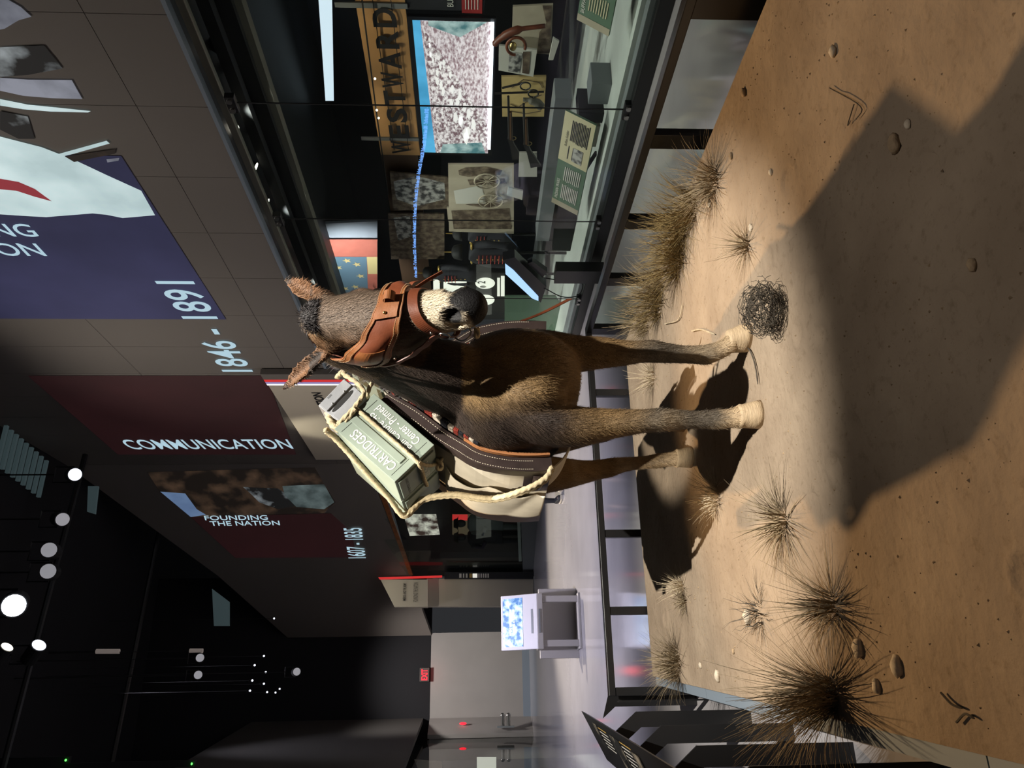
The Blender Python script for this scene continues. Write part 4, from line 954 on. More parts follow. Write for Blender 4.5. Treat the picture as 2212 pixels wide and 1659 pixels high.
# video screen with a drawn cattle drive
mat('scr_sky', (0.03, 0.2, 0.4), .4, emit='same', col2=(0.10, 0.42, 0.75), vscale=1.5, estr=0.8)
mat('scr_ground', (0.25, 0.15, 0.18), .4, emit='same', col2=(0.75, 0.66, 0.72), vscale=20, estr=0.6, stretch=(1, 1, 2.5), ramp=(.35, .6))
mat('scr_dark', (0.16, 0.09, 0.11), .4, emit='same', col2=(0.85, 0.78, 0.82), vscale=17, estr=0.6, stretch=(1, 1.3, 2.2), ramp=(.40, .62))
mat('scr_teal', (0.05, 0.13, 0.15), .4, emit='same', col2=(0.35, 0.45, 0.46), vscale=7, estr=0.8)
mat('scr_white', (0.8, 0.8, 0.8), .4, emit=(1, 0.93, 0.96), estr=0.6)
vs_ = empty('video_screen', onX(975, 180, 6.25), 'large lit screen showing a cattle drive under the title board', 'screen')
sy0, sy1, sz0, sz1 = 5.66, 7.63, 0.93, 1.71
MB().bx(6.27, 6.31, sy0 - .04, sy1 + .04, sz0 - .05, sz1 + .05).build('bezel', 'black_metal', vs_)
def scr(name, pts, m_, d=0): MB().poly([(6.268 - d, sy1 - (sy1 - sy0) * a, sz1 - (sz1 - sz0) * b_) for a, b_ in pts]).build(name, m_, vs_)
scr('sky', [(0, 0), (1, 0), (1, .2), (.0, .2)], 'scr_sky')
scr('field', [(0, .18), (1, .1), (1, 1), (0, 1)], 'scr_ground', .001)
scr('herd', [(0, .20), (.5, .16), (.95, .13), (.8, .33), (.62, .55), (.42, .78), (.25, .98), (.05, .98), (0, .6)], 'scr_dark', .002)
scr('shrubs', [(0, .25), (.08, .3), (.10, .9), (.0, .96)], 'scr_teal', .003); scr('shrubs', [(.97, .2), (1, .2), (1, .95), (.9, .6)], 'scr_teal', .003)
random.seed(4)
for k in range(26):
    a = .14 + .03 * k + random.uniform(-.02, .02); b_ = .86 - .026 * k + random.uniform(-.22, .05); w_ = .05 * (1.15 - a); b_ = max(.2, min(.9, b_))
    scr('cattle', [(a - w_, b_), (a - w_ * .3, b_ - w_ * .9), (a + w_, b_ - w_ * .6), (a + w_ * 1.2, b_ + w_ * .2), (a + w_ * .2, b_ + w_ * .7)], 'scr_white', .004)
MB().bx(6.24, 6.27, sy0, sy1 - .1, .90, .935).build('light_bar', 'lamp_glow_cool', vs_)
# red and black panel past the screen
rp = empty('timeline_panel', onX(960, 10, 6.28), 'black and red timeline panel at the right end of the screen', 'panel')
MB().bx(6.32, 6.36, 4.6, 5.58, 1.0, 1.75).build('board', 'case_dark', rp)
mat('dull_red', (0.25, 0.02, 0.02), .5); MB().bx(6.31, 6.33, 4.6, 5.6, 1.02, 1.22).build('red_band', 'dull_red', rp)
for k in range(5): MB().bx(6.305, 6.312, 4.6, 5.55, 1.06 + .03 * k, 1.066 + .03 * k).build('line', 'pale_print', rp)
MB().text('BUFFALO SOLDIERS', (6.30, 5.22, 1.33), RV, UV, .06, .6).build('lettering', 'pale_print', rp)
# printed photographs, map and weapons in the case
mat('sepia_pale', (0.42, 0.36, 0.27), .7, var=.1, vscale=3); mat('sepia_dark', (0.07, 0.045, 0.03), .7, col2=(0.25, .19, .13), vscale=12, ramp=(.4, .7))
mat('bw_photo', (0.05, 0.05, 0.05), .6, col2=(0.5, 0.48, 0.45), vscale=14, ramp=(.4, .6)); mat('paper', (0.55, 0.53, 0.47), .7); mat('map_paper', (0.55, 0.40, 0.17), .7, var=.12, vscale=5)
mat('gun_dark', (0.02, 0.017, 0.015), .4); mat('stock_wood', (0.08, 0.04, 0.02), .45); mat('cream_label', (0.62, 0.55, 0.36), .6); mat('green_label', (0.10, 0.17, 0.11), .6)
def photo(label, pix, X, base='sepia_pale', figs=()):
    e = empty('photo_print', onX(*pix[0], X), label, 'photograph', 'photographs in the showcase')
    panel('print', pix, X, base, parent=e)
    for m_, pts in figs: flat('image', pts, X - .004, m_, e)
    return e
photo('sepia photograph of riders leaning at the right end of the case', [(1108, 14), (1195, 10), (1190, 118), (1105, 112)], 5.75, 'sepia_pale', [('sepia_dark', [(1172, 12), (1192, 12), (1188, 115), (1160, 116), (1165, 70), (1180, 50)])])
photo('small black and white photograph of horsemen beside the map', [(1078, 98), (1160, 108), (1152, 166), (1077, 152)], 5.65, 'paper', [('bw_photo', [(1100, 112), (1128, 116), (1122, 158), (1098, 154)]), ('sepia_dark', [(1130, 112), (1146, 112), (1142, 160), (1128, 158)])])
pe = photo('large sepia photograph of men beside a wheeled gun', [(968, 355), (1110, 355), (1110, 505), (970, 500)], 5.8, 'sepia_pale', [('sepia_dark', [(990, 368), (1005, 362), (1050, 360), (1085, 368), (1080, 378), (1010, 382), (992, 378)]), ('sepia_dark', [(1010, 388), (1090, 386), (1095, 396), (1015, 400)]), ('paper', [(980, 412), (1040, 400), (1050, 440), (985, 440)]), ('sepia_dark', [(1005, 442), (1050, 432), (1090, 440), (1050, 450)]), ('sepia_dark', [(975, 455), (1100, 450), (1105, 495), (980, 495)])])
for (cx, cy) in ((1052, 392), (1060, 435)):
    c = onX(cx, cy, 5.765); t = MB(); t.tube([c + V((0, math.cos(a) * .14, math.sin(a) * .15)) for a in [2 * math.pi * k / 24 for k in range(25)]], .010, n=6); w0 = t.build('wheel_rim', 'sepia_pale', pe)
    for k in range(5):
        a = math.pi * k / 5; d = V((0, math.cos(a) * .13, math.sin(a) * .14)); MB().tube([c - d, c + d], .005, n=4).build('spoke', 'sepia_pale', w0)
photo('grey portrait mural of animals behind the glass shelf', [(842, 372), (985, 385), (990, 450), (850, 455)], 6.2, 'sepia_dark', [('bw_photo', [(850, 392), (900, 380), (960, 395), (962, 430), (900, 446), (856, 430)])])
photo('dark brown mural panel left of the animal mural', [(838, 462), (960, 462), (960, 560), (845, 560)], 6.25, 'sepia_dark', [('bw_photo', [(850, 470), (885, 466), (890, 510), (860, 520)])])
photo('faded group photograph below the mural', [(965, 448), (1040, 448), (1040, 478), (968, 478)], 5.9, 'sepia_pale', [('sepia_dark', [(1005, 450), (1035, 450), (1035, 476), (1000, 470)])])
mp_ = empty('map_print', onX(1180, 210, 5.7), 'yellowed map propped upright behind the guns', 'map')
panel('sheet', [(1083, 166), (1180, 165), (1175, 252), (1085, 252)], 5.72, 'map_paper', parent=mp_)
for ln in ([(1105, 190), (1130, 172), (1165, 178), (1172, 190)], [(1102, 225), (1118, 232), (1150, 212), (1170, 205)], [(1100, 240), (1135, 246), (1168, 240)]):
    MB().tube([onX(x, y, 5.714) for x, y in ln], .004, n=4).build('map_line', 'sepia_dark', mp_)
def rifle(m0, m1, b0, b1, X, label):
    e = empty('rifle', onX(*b1, X), label, 'rifle', 'rifles in the showcase'); p0, p1, q0, q1 = [onX(*p, X) for p in (m0, m1, b0, b1)]
    MB().tube([p0, p1], .012, n=8).build('barrel', 'gun_dark', e); MB().tube([p0.lerp(p1, .35) - ZZ * .02, p1 - ZZ * .02], [.014, .02], n=8).build('forestock', 'stock_wood', e)
    ax_ = (q1 - q0).normalized(); up = (ZZ - ax_ * ax_.z).normalized()
    st_ = MB().prism([q0 + up * .02, q0 - up * .03, q0.lerp(q1, .3) - up * .035, q1 - up * .085, q1 + up * .03, q0.lerp(q1, .35) + up * .012], (.03, 0, 0)); st_.build('stock', 'gun_dark', e, fix=True)
    g = MB(); c = q0 - up * .045; g.tube([c + (ax_ * math.cos(a) + up * math.sin(a)) * .028 for a in [2 * math.pi * k / 14 for k in range(15)]], .004, n=5); g.build('trigger_guard', 'brass', e)
rifle((1098, 208), (1100, 300), (1100, 300), (1112, 345), 5.55, 'long dark rifle leaning in front of the map')
rifle((1131, 224), (1134, 310), (1134, 312), (1152, 362), 5.45, 'dark carbine with a broad stock below the long rifle')
hl = empty('leather_holster', onX(1160, 60, 5.5), 'curved brown leather holster hanging before the riders photograph', 'holster')
MB().tube(spline([onX(1066, 98, 5.5), onX(1085, 80, 5.5), onX(1120, 64, 5.5), onX(1178, 56, 5.5)], 6), [.012] + [.03] * 6 + [.036] * 6 + [.02] * 6, n=10).build('sheath', 'leather_red', hl, smooth=True)
h2 = MB(); c = onX(1115, 100, 5.48); h2.tube([c + V((0, math.cos(a) * .10, math.sin(a) * .085)) for a in [2 * math.pi * k / 24 * .8 for k in range(25)]], .014, n=8); h2.build('belt_loop', 'leather', hl, smooth=True)
MB().ball(onX(1108, 100, 5.47), .025, .05, .035, 12, 8).build('buckle', 'brass', hl, smooth=True)
sp = empty('powder_flask', onX(1170, 220, 5.62), 'dark flask and stirrup irons in front of the yellow map', 'flask')
MB().tube(spline([onX(1130, 215, 5.6), onX(1145, 216, 5.6), onX(1160, 222, 5.6), onX(1170, 232, 5.6)], 5), [.02] * 5 + [.04] * 5 + [.045] * 5 + [.015], n=12).build('flask', 'case_olive', sp, smooth=True)
for (x, y) in ((1135, 186), (1152, 202)):
    s_ = MB(); c = onX(x, y, 5.6); s_.tube([c + V((0, math.cos(a) * .05, math.sin(a) * .05)) for a in [2 * math.pi * k / 18 for k in range(19)]], .008, n=6); s_.build('stirrup', 'gun_dark', sp, smooth=True)
MB().tube([onX(1085, 190, 5.62), onX(1128, 180, 5.62)], .012, n=6).build('strap', 'gun_dark', sp); MB().tube([onX(1068, 202, 5.62), onX(1175, 198, 5.62)], .012, n=6).build('strap', 'gun_dark', sp)
for k, (pix, lab) in enumerate((([(1122, 330), (1160, 330), (1160, 382), (1120, 382)], 'white mount board behind the carbine stock'), ([(1098, 405), (1130, 413), (1128, 432), (1095, 422)], 'small printed caption card beside the sepia photograph'), ([(1195, 82), (1208, 90), (1195, 130), (1185, 130)], 'white support wedge under the riders photograph'))):
    panel('mount_card', pix, 5.5, 'paper', lab, 'card', group='cards in the showcase')
# sloping shelf block and plinth blocks on the deck
for k, (x0, x1, y0_, y1_, z0, z1, m_, lab) in enumerate(((5.25, 5.5, 5.6, 8.0, 0.18, 0.34, 'case_grey', 'long grey step block below the guns'), (5.05, 5.3, 5.2, 5.45, -.12, 0.06, 'case_grey', 'grey cube on the showcase deck near the viewer'), (5.1, 5.4, 5.62, 5.75, -.12, .12, 'black_matte', 'black cube between the grey ones'), (5.15, 5.4, 5.85, 6.15, -.12, .02, 'case_olive', 'olive block on the showcase deck'), (5.3, 5.6, 7.6, 8.3, -.12, .25, 'black_matte', 'black block left of the label desk'))):
    MB().bx(x0, x1, y0_, y1_, z0, z1).build('display_block', m_, label=lab, cat='block', bevel=.004, group='display blocks in the showcase')
# label desks
def label_desk(P0, P1, s0, s1, label, cols, head):
    # P0..P1 top edge along the wall, s drop vector
    e = empty('label_desk', (P0 + P1) / 2 + s0, label, 'label', 'sloping labels in the showcase'); n_ = (P1 - P0).cross(s0).normalized(); n_ = n_ if n_.x < 0 else -n_
    MB().prism([P0, P1, P1 + s0, P0 + s0], -n_ * .02).build('board', cols[0], e, fix=True)
    r_ = (P1 - P0).normalized(); u_ = -s0.normalized(); W = (P1 - P0).length; H = s0.length
    for (a, b_, m_) in cols[1]:
        MB().poly([P0 + r_ * W * a + n_ * .002, P0 + r_ * W * b_ + n_ * .002, P0 + r_ * W * b_ + s0 + n_ * .002, P0 + r_ * W * a + s0 + n_ * .002]).build('print', m_, e)
    for (a, b_, m_, n__) in cols[2]:
        for k in range(n__):
            t = .30 + k * .6 / n__
            MB().box(P0 + r_ * W * (a + b_) / 2 + s0 * t + n_ * .004, r_ * W * (b_ - a) / 2 * random.uniform(.85, 1), u_ * H * .014, n_ * .0005).build('text_line', m_, e)
    MB().text(head, P0 + r_ * W * cols[3] + s0 * .13 + n_ * .004, r_, u_, H * .11, None, .01).build('lettering', 'pale_print', e)
    MB().tube([P0.lerp(P1, .5) + s0 * .9 - n_ * .03, V((P0.lerp(P1, .5).x + .1, P0.lerp(P1, .5).y, -.12))], .02, n=8).build('foot', 'black_matte', e)
    return e, r_, u_, n_, W, H
a, b_ = onX(1200, 436, 4.98), onX(1212, 238, 4.98); a.z = b_.z = .27
e, r_, u_, n_, W, H = label_desk(a, b_, V((-.17, 0, -.27)), None, 'sloping green and cream label headed INDIAN WARS', ('green_label', [(.52, 1.0, 'cream_label'), (0, .06, 'sepia_pale')], [(.10, .28, 'pale_print', 10), (.31, .48, 'pale_print', 9), (.74, .96, 'dark_print', 12), (.56, .70, 'dark_print', 4)], .2), 'INDIAN WARS')
MB().box(a + r_ * W * .63 + V((-.17, 0, -.27)) * .62 + n_ * .005, r_ * W * .07, u_ * H * .16, n_ * .001).build('photo', 'bw_photo', e)
MB().text('Buffalo Soldier', a + r_ * W * .76 + V((-.17, 0, -.27)) * .18 + n_ * .004, r_, u_, H * .08).build('lettering', 'dark_print', e)
a, b_ = onX(1242, 42, 4.98), onX(1250, -120, 4.98); a.z = b_.z = .29
label_desk(a, b_, V((-.17, 0, -.24)), None, 'sloping green label headed BUFFALO at the right edge', ('green_label', [(0, .10, 'sepia_pale')], [(.2, .45, 'cream_label', 8), (.5, .8, 'cream_label', 8)], .28), 'BUFFALO')
# dress uniforms on stands
mat('uniform_blue', (0.015, 0.015, 0.022), .8); mat('red_piping', (0.35, 0.03, 0.02), .7); mat('gold_braid', (0.55, 0.37, 0.10), .4, metal=.6)
def uniform(x, y, X, s, label, stripes):
    c = onX(x, y, X); e = empty('uniform_coat', c, label, 'coat', 'dress uniforms in the showcase')
    R = [ring(c + ZZ * z * s, V((0, wy * s, 0)), V((.11 * s, 0, 0)), 20, 2.6) for z, wy in ((-.42, .20), (-.25, .17), (-.10, .155), (.08, .19), (.16, .20), (.21, .13), (.24, .06))]
    MB().loft(R).build('body', 'uniform_blue', e, smooth=True)
    for sg in (-1, 1):
        MB().tube(spline([c + V((0, sg * .18 * s, .16 * s)), c + V((-.03, sg * .25 * s, -.05 * s)), c + V((-.06, sg * .24 * s, -.3 * s))], 5), [.055 * s] * 6 + [.045 * s] * 5, n=10).build('sleeve', 'uniform_blue', e, smooth=True)
        MB().ball(c + V((-.02, sg * .18 * s, .20 * s)), .05 * s, .07 * s, .02 * s, 12, 6).build('epaulette', 'gold_braid', e, smooth=True)
    for k in range(stripes): MB().tube([c + V((-.118 * s, -.10 * s, (.10 - k * .055) * s)), c + V((-.122 * s, .10 * s, (.10 - k * .055) * s))], .006 * s, n=5).build('braid', 'red_piping', e)
    for k in range(6): MB().ball(c + V((-.12 * s, 0, (.12 - k * .07) * s)), .011 * s).build('button', 'gold_braid', e, smooth=True)
    hp = c + ZZ * .38 * s
    MB().loft([ring(hp + ZZ * z * s, V((0, r0 * s, 0)), V((r0 * 1.15 * s, 0, 0)), 18, 2) for z, r0 in ((-.05, .105), (0, .095), (.06, .085), (.09, .05), (.10, .01))]).build('helmet', 'black_matte', e, smooth=True)
    MB().tube([hp + ZZ * .09 * s, hp + ZZ * .2 * s], [.012 * s, .004 * s], n=8).build('spike', 'gold_braid', e)
    MB().cyl(V((c.x, c.y, -.12)), c - ZZ * .4 * s, .02, n=8).build('stand', 'black_matte', e)
uniform(1050, 545, 5.5, .95, 'dark dress uniform with red braid beside the mule muzzle', 7)
uniform(975, 590, 6.0, .9, 'dark coat with gold braid behind the blind', 4)
uniform(1045, 505, 6.0, .9, 'dark uniform with a pale helmet left of the third glass joint', 3)
# framed flag
fg = empty('framed_flag', onX(815, 560, 6.6), 'framed old flag with a ring of stars behind the mule ear', 'flag')
mat('frame_grey', (0.36, 0.39, 0.45), .5); mat('flag_red', (0.50, 0.14, 0.10), .8, var=.06); mat('flag_blue', (0.12, 0.20, 0.27), .8); mat('flag_cream', (0.66, 0.52, 0.24), .8)
XF = 6.6
panel('backing', [(660, 485), (815, 478), (815, 700), (735, 690)], XF + .03, 'frame_grey', parent=fg, th=.04)
flat('red_field', [(706, 517), (815, 517), (815, 700), (716, 700)], XF, 'flag_red', fg); flat('canton', [(711, 555), (792, 555), (797, 690), (718, 690)], XF - .004, 'flag_blue', fg); flat('pale_stripe', [(792, 555), (815, 555), (815, 592), (795, 592)], XF - .004, 'flag_cream', fg)
for k in range(7):
    a = math.radians(50 + k * 360 / 7); c = onX(753 + 26 * math.cos(a + 1.9), 594 - 31 * math.sin(a + 1.9) * -1, XF - .012); R_ = .075
    MB().poly([c + V((0, (R_ if i % 2 == 0 else R_ * .42) * math.sin(math.pi * i / 5), (R_ if i % 2 == 0 else R_ * .42) * math.cos(math.pi * i / 5))) for i in range(10)]).build('star', 'flag_cream', fg)
spot('flag_light', (5.6, 10.0, 3.25), (6.6, 10.6, 2.9), 120, (.95, .97, 1.0), 100, .8, .03)
# backlit portrait boards
mat('lightbox', (0.7, 0.7, 0.65), .5, emit=(0.95, 0.93, 0.82), estr=.7); mat('lightbox_dark', (0.02, 0.02, 0.02), .5)
lb_ = empty('portrait_board', onX(1090, 620, 5.9), 'backlit board of round portraits above the mule nostrils', 'panel')
panel('backing', [(935, 590), (1090, 590), (1090, 690), (935, 690)], 5.95, 'lightbox_dark', parent=lb_)
for (x0, x1, y0_, y1_) in ((936, 950, 604, 628), (958, 1008, 604, 640), (1074, 1080, 600, 640), (1082, 1090, 596, 640)): flat('lit_text', [(x0, y0_), (x1, y0_), (x1, y1_), (x0, y1_)], 5.94, 'lightbox', lb_)
for (x, y) in ((1048, 612), (1048, 648)):
    c = onX(x, y, 5.94); o = MB().poly([c + V((0, .17 * math.cos(a), .15 * math.sin(a))) for a in [2 * math.pi * k / 28 for k in range(28)]]).build('oval', 'lightbox', lb_)
    MB().poly([c + V((-.003, .10 + .035 * math.cos(a), .03 + .05 * math.sin(a))) for a in [2 * math.pi * k / 14 for k in range(14)]]).build('portrait', 'bw_photo', o)
MB().text('2', onX(1040, 610, 5.935), RV, UV, .12, None, .02).build('lettering', 'dark_print', lb_)
panel('text_board', [(1090, 640), (1200, 640), (1250, 720), (1090, 720)], 5.2, 'green_label', 'pale green text board low behind the mule chest', 'panel')
# reflection of a blue text band, put in as glowing letters behind the glass
mat('reflected_blue', (0.05, 0.1, 0.4), .4, emit=(0.20, 0.42, 1.0), estr=1.6)
tk = empty('ticker_reflection', onX(900, 480, 5.3), 'curving glass reflection of blue running text, built as glowing letters', 'reflection')
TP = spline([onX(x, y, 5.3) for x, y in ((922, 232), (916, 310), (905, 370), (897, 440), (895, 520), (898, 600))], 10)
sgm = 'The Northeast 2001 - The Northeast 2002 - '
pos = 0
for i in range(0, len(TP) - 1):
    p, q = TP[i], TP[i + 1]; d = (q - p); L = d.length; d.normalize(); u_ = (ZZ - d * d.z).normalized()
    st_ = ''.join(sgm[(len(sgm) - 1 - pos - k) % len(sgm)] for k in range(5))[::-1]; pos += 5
    if st_.strip(): MB().text(st_.strip(), (p + q) / 2, -d, u_, .040, L * .9, .02).build('lettering', 'reflected_blue', tk)
# daylight slot, reflections of far lamps
panel('slot_window', [(684, -60), (716, -60), (721, 218), (703, 218)], 7.6, 'strip_window', 'long pale lit window slot high in the showcase', 'window')
MB().bx(7.0, 7.2, 4.9, 5.15, 2.3, 3.3).build('hanging_duct', 'case_grey', label='grey hanging duct in front of the window slot', cat='duct')
# touch monitor on a post
mt_ = empty('touch_monitor', (4.35, 7.25, FZ), 'tilted black touch monitor with pale blue screen on a flat post', 'monitor')
mat('blue_screen', (0.3, 0.5, 0.8), .3, emit=(0.42, 0.68, 1.0), estr=1.0)
XM = 4.30
MB().bx(4.28, 4.40, 7.10, 7.36, FZ, .22).build('post', 'black_metal', mt_)
c = (onX(1088, 566, XM) + onX(1170, 648, XM)) / 2
sa, sb = onX(1092, 572, XM), onX(1166, 640, XM)
MB().prism([onX(1086, 562, XM), onX(1112, 556, XM), onX(1180, 620, XM), onX(1168, 654, XM)], (.10, .0, 0)).build('housing', 'black_metal', mt_, fix=True)
MB().poly([onX(1091, 569, XM - .005), onX(1109, 583, XM - .005), onX(1163, 640, XM - .005), onX(1163, 650, XM - .005), onX(1150, 645, XM - .005), onX(1092, 592, XM - .005)]).build('screen', 'blue_screen', mt_)
MB().prism([onX(1140, 570, XM + .05), onX(1150, 565, XM + .05), onX(1182, 588, XM + .05), onX(1172, 600, XM + .05)], (.06, 0, 0)).build('mount', 'black_metal', mt_, fix=True)
for dy in (0, 22): MB().tube(spline([onX(1175, 600 + dy, XM), onX(1215, 606 + dy * 1.6, XM), onX(1250, 602 + dy * 1.6, XM), onX(1255, 588 + dy, XM), onX(1200, 585 + dy, XM)], 6), .006, n=5).build('cable', 'black_matte', mt_)
# ------------------------------------------------------------------ projected pictures on the fascia
def proj_mat(name, c1, c2, scale, estr, ramp=(.35, .65), stretch=None): return mat(name, c1, .8, emit='same', col2=c2, vscale=scale, estr=estr, ramp=ramp, stretch=stretch)
proj_mat('pj_blue', (0.022, 0.024, 0.062), (0.040, 0.042, 0.110), .5, .45); proj_mat('pj_white', (0.36, 0.48, 0.50), (0.52, 0.66, 0.68), 1.6, .8)
proj_mat('pj_red', (0.040, 0.015, 0.016), (0.055, 0.018, 0.02), .5, .25); mat('pj_stripe', (0.18, 0.02, 0.03), .8, emit=(0.25, 0.03, 0.04), estr=.7)
proj_mat('pj_photo', (0.012, 0.012, 0.012), (0.30, 0.34, 0.36), 3.0, .6, (.52, .75)); proj_mat('pj_grey', (0.12, 0.13, 0.16), (0.26, 0.28, 0.34), 2.5, .6)
proj_mat('pj_town', (0.02, 0.015, 0.012), (0.13, 0.08, 0.05), 2.2, .35, (.45, .7)); proj_mat('pj_snow', (0.05, 0.07, 0.07), (0.24, 0.32, 0.32), 2.0, .4); proj_mat('pj_sky', (0.10, 0.16, 0.30), (0.18, 0.28, 0.45), 1, .7)
mat('pj_text', (0.03, 0.04, 0.045), .9, emit=(0.55, 0.78, 0.90), estr=.75)
XW = 4.592
def pflat(name, pix, m_, parent, d=0.0, pl=None):
    P = [(onX(x, y, XW - d) if pl is None else onpl(x, y, pl[0] - pl[1] * d, pl[1])) for x, y in pix]
    return MB().poly(P).build(name, m_, parent)
p1_ = empty('flag_projection', onX(330, 465, XW), 'projected picture of a white flag and blue field with dates 1846 - 1891', 'projection')
z0_ = onX(335, 465, XW).z; ya, yb = onX(335, 465, XW).y, onX(430, 690, XW).y
MB().poly([(XW, ya - .9, z0_ - .04), (XW, yb, z0_ - .04), (XW, yb, 9.2), (XW, ya - .9, 9.2)]).build('blue_field', 'pj_blue', p1_)
pflat('white_flag', [(-260, 165), (-120, 225), (0, 295), (90, 318), (160, 345), (230, 378), (305, 412), (335, 465), (300, 468), (265, 471), (230, 464), (200, 461), (150, 465), (100, 469), (60, 467), (0, 463), (-120, 460), (-260, 470)], 'pj_white', p1_, .003)
pflat('red_stripe', [(-200, 360), (-60, 378), (0, 386), (40, 393), (75, 408), (112, 435), (75, 425), (35, 412), (0, 409), (-60, 408), (-200, 400)], 'pj_stripe', p1_, .005)
pflat('wagon_roof', [(0, 168), (60, 172), (155, 173), (178, 214), (110, 212), (50, 207), (0, 196)], 'pj_grey', p1_, .003)
pflat('wagon_rim', [(0, 214), (60, 226), (120, 232), (196, 240), (190, 243), (110, 241), (50, 236), (0, 228)], 'pj_white', p1_, .003)
pflat('crowd', [(0, 102), (95, 98), (120, 128), (135, 148), (60, 162), (0, 166)], 'pj_photo', p1_, .003); pflat('crowd', [(0, 240), (60, 252), (75, 300), (40, 300), (0, 280)], 'pj_photo', p1_, .003)
pflat('figure', [(-30, -20), (10, -5), (45, 15), (68, 36), (40, 44), (10, 62), (-30, 70)], 'pj_grey', p1_, .003)
pflat('rifle', [(114, 336), (230, 304), (237, 310), (160, 332), (122, 341)], 'pj_white', p1_, .006); pflat('rifle', [(230, 344), (258, 341), (256, 347), (232, 351)], 'pj_grey', p1_, .006); pflat('rifle', [(140, 338), (250, 322), (248, 332), (160, 350)], 'pj_town', p1_, .005)
# dates: fitted between the picture points of their first and last figure
def fit_words(st, tl, bl, tr, parent, d=.008, pl=None, m_='pj_text', bold=.01, vertical=False, part=None):
    A_, B_, C_ = [(onX(x, y, XW - d) if pl is None else onpl(x, y, pl[0] - pl[1] * d, pl[1])) for x, y in (tl, bl, tr)]
    hor = RV if pl is None else V((-pl[1].y, pl[1].x, 0)).normalized()
    if hor.dot(CR) < 0: hor = -hor
    if vertical: r_, u_ = -ZZ, hor
    else: r_, u_ = hor, ZZ
    W = abs((C_ - A_).dot(r_)); H = abs((B_ - A_).dot(u_)); c = A_ + r_ * W / 2 - u_ * H / 2
    return MB().text(st, c, r_, u_, H, W, bold, part).build('lettering', m_, parent)
for pr_ in ((0, .44), (.44, .56), (.56, 1.01)): fit_words('1846 - 1891', (480, 803), (548, 803), (350, 607), p1_, part=pr_)
fit_words('EXPANDING', (-320, 480), (-320, 508), (57, 480), p1_, vertical=True); fit_words('THE NATION', (-330, 522), (-330, 550), (73, 522), p1_, vertical=True)
p2_ = empty('communication_projection', onX(575, 815, XW), 'projected dark red field with the word COMMUNICATION', 'projection')
pflat('red_field', [(60, 812), (575, 812), (640, 982), (255, 982)], 'pj_red', p2_)
fit_words('COMMUNICATION', (256, 950), (256, 971), (621, 950), p2_, vertical=True)
PLN = V(((WB - WD).y, -(WB - WD).x, 0)).normalized(); PLN = PLN if PLN.dot(CP - WB) > 0 else -PLN
PL = (WB + PLN * .01, -PLN)
p3_ = empty('founding_projection', onpl(700, 1100, PL[0], PL[1]), 'projected town picture and red field with FOUNDING THE NATION and dates', 'projection')
pflat('town', [(318, 1020), (680, 1010), (700, 1045), (725, 1085), (700, 1108), (415, 1117), (345, 1062)], 'pj_town', p3_, 0, PL)
pflat('sky', [(346, 1062), (400, 1066), (425, 1100), (445, 1112), (412, 1117)], 'pj_sky', p3_, .006, PL)
pflat('house', [(405, 1060), (470, 1056), (490, 1090), (520, 1100), (450, 1110), (420, 1085)], 'pj_town', p3_, .008, PL)
pflat('soldiers', [(525, 1052), (600, 1055), (655, 1090), (600, 1100), (560, 1085), (540, 1065)], 'pj_photo', p3_, .01, PL)
pflat('snow', [(610, 1050), (700, 1046), (722, 1085), (700, 1100), (640, 1095), (615, 1070)], 'pj_snow', p3_, .012, PL)
pflat('red_field', [(412, 1117), (715, 1109), (760, 1150), (770, 1204), (508, 1205)], 'pj_red', p3_, .002, PL)
fit_words('FOUNDING', (440, 1114), (440, 1124), (577, 1114), p3_, .014, PL, vertical=True); fit_words('THE NATION', (452, 1126), (452, 1136), (603, 1126), p3_, .014, PL, vertical=True)
for pr_ in ((0, .44), (.44, .56), (.56, 1.01)): fit_words('1607 - 1835', (752, 1206), (791, 1206), (719, 1141), p3_, .014, PL, part=pr_)
# ------------------------------------------------------------------ gallery signs
s1_ = empty('gallery_sign', onX(720, 870, 4.57), 'beige gallery sign with black lettering and flag coloured edge behind the ears', 'sign')
y0_, y1_ = onX(566, 826, 4.55).y, onX(690, 990, 4.55).y; zt_ = 4.2
MB().bx(4.52, 4.585, y0_, y1_, 2.6, zt_).build('board', 'beige_sign', s1_, bevel=.004)
for k, (m_, a, b_) in enumerate((('fascia', -.42, -.22), ('red_stripe', -.22, -.13), ('blue_stripe', -.13, -.06), ('white_stripe', -.06, 0))): MB().bx(4.50, 4.585, y0_ + a, y0_ + b_, 2.6, zt_).build('edge_stripe', m_, s1_)
ta, tb_ = onX(742, 962, 4.515), onX(680, 848, 4.515); MB().text('PRESERVING THE NATION', (4.515, (ta.y + tb_.y) / 2, (ta.z + tb_.z) / 2), RV, UV, .15, abs(ta.y - tb_.y), .03).build('lettering', 'dark_print', s1_)
spot('sign_spot', (3.4, 12.6, 5.2), (4.55, 12.8, 3.6), 90, (1, .92, .75), 45, .8, .1)
s2_ = empty('far_gallery_sign', (2.45, 18.2, 2.2), 'beige hanging sign lettered FOUNDING THE NATION at the end of the gallery', 'sign')
P = [onY(x, y, 18.2) for x, y in ((822, 1252), (852, 1311), (924, 1311), (924, 1252))]
MB().prism(P, (0, .21, 0)).build('board', 'beige_sign', s2_, fix=True)
P = [onY(x, y, 18.2) for x, y in ((817, 1247), (820, 1251.5), (955, 1247), (955, 1243))]; MB().prism(P, (0, .06, 0)).build('edge_stripe', 'red_stripe', s2_, fix=True)
c = onY(874, 1279, 18.18); MB().text('AMERICA AND THE ARMY', c, (1, 0, 0), UV, .07, .40, .02).build('lettering', 'dark_print', s2_)
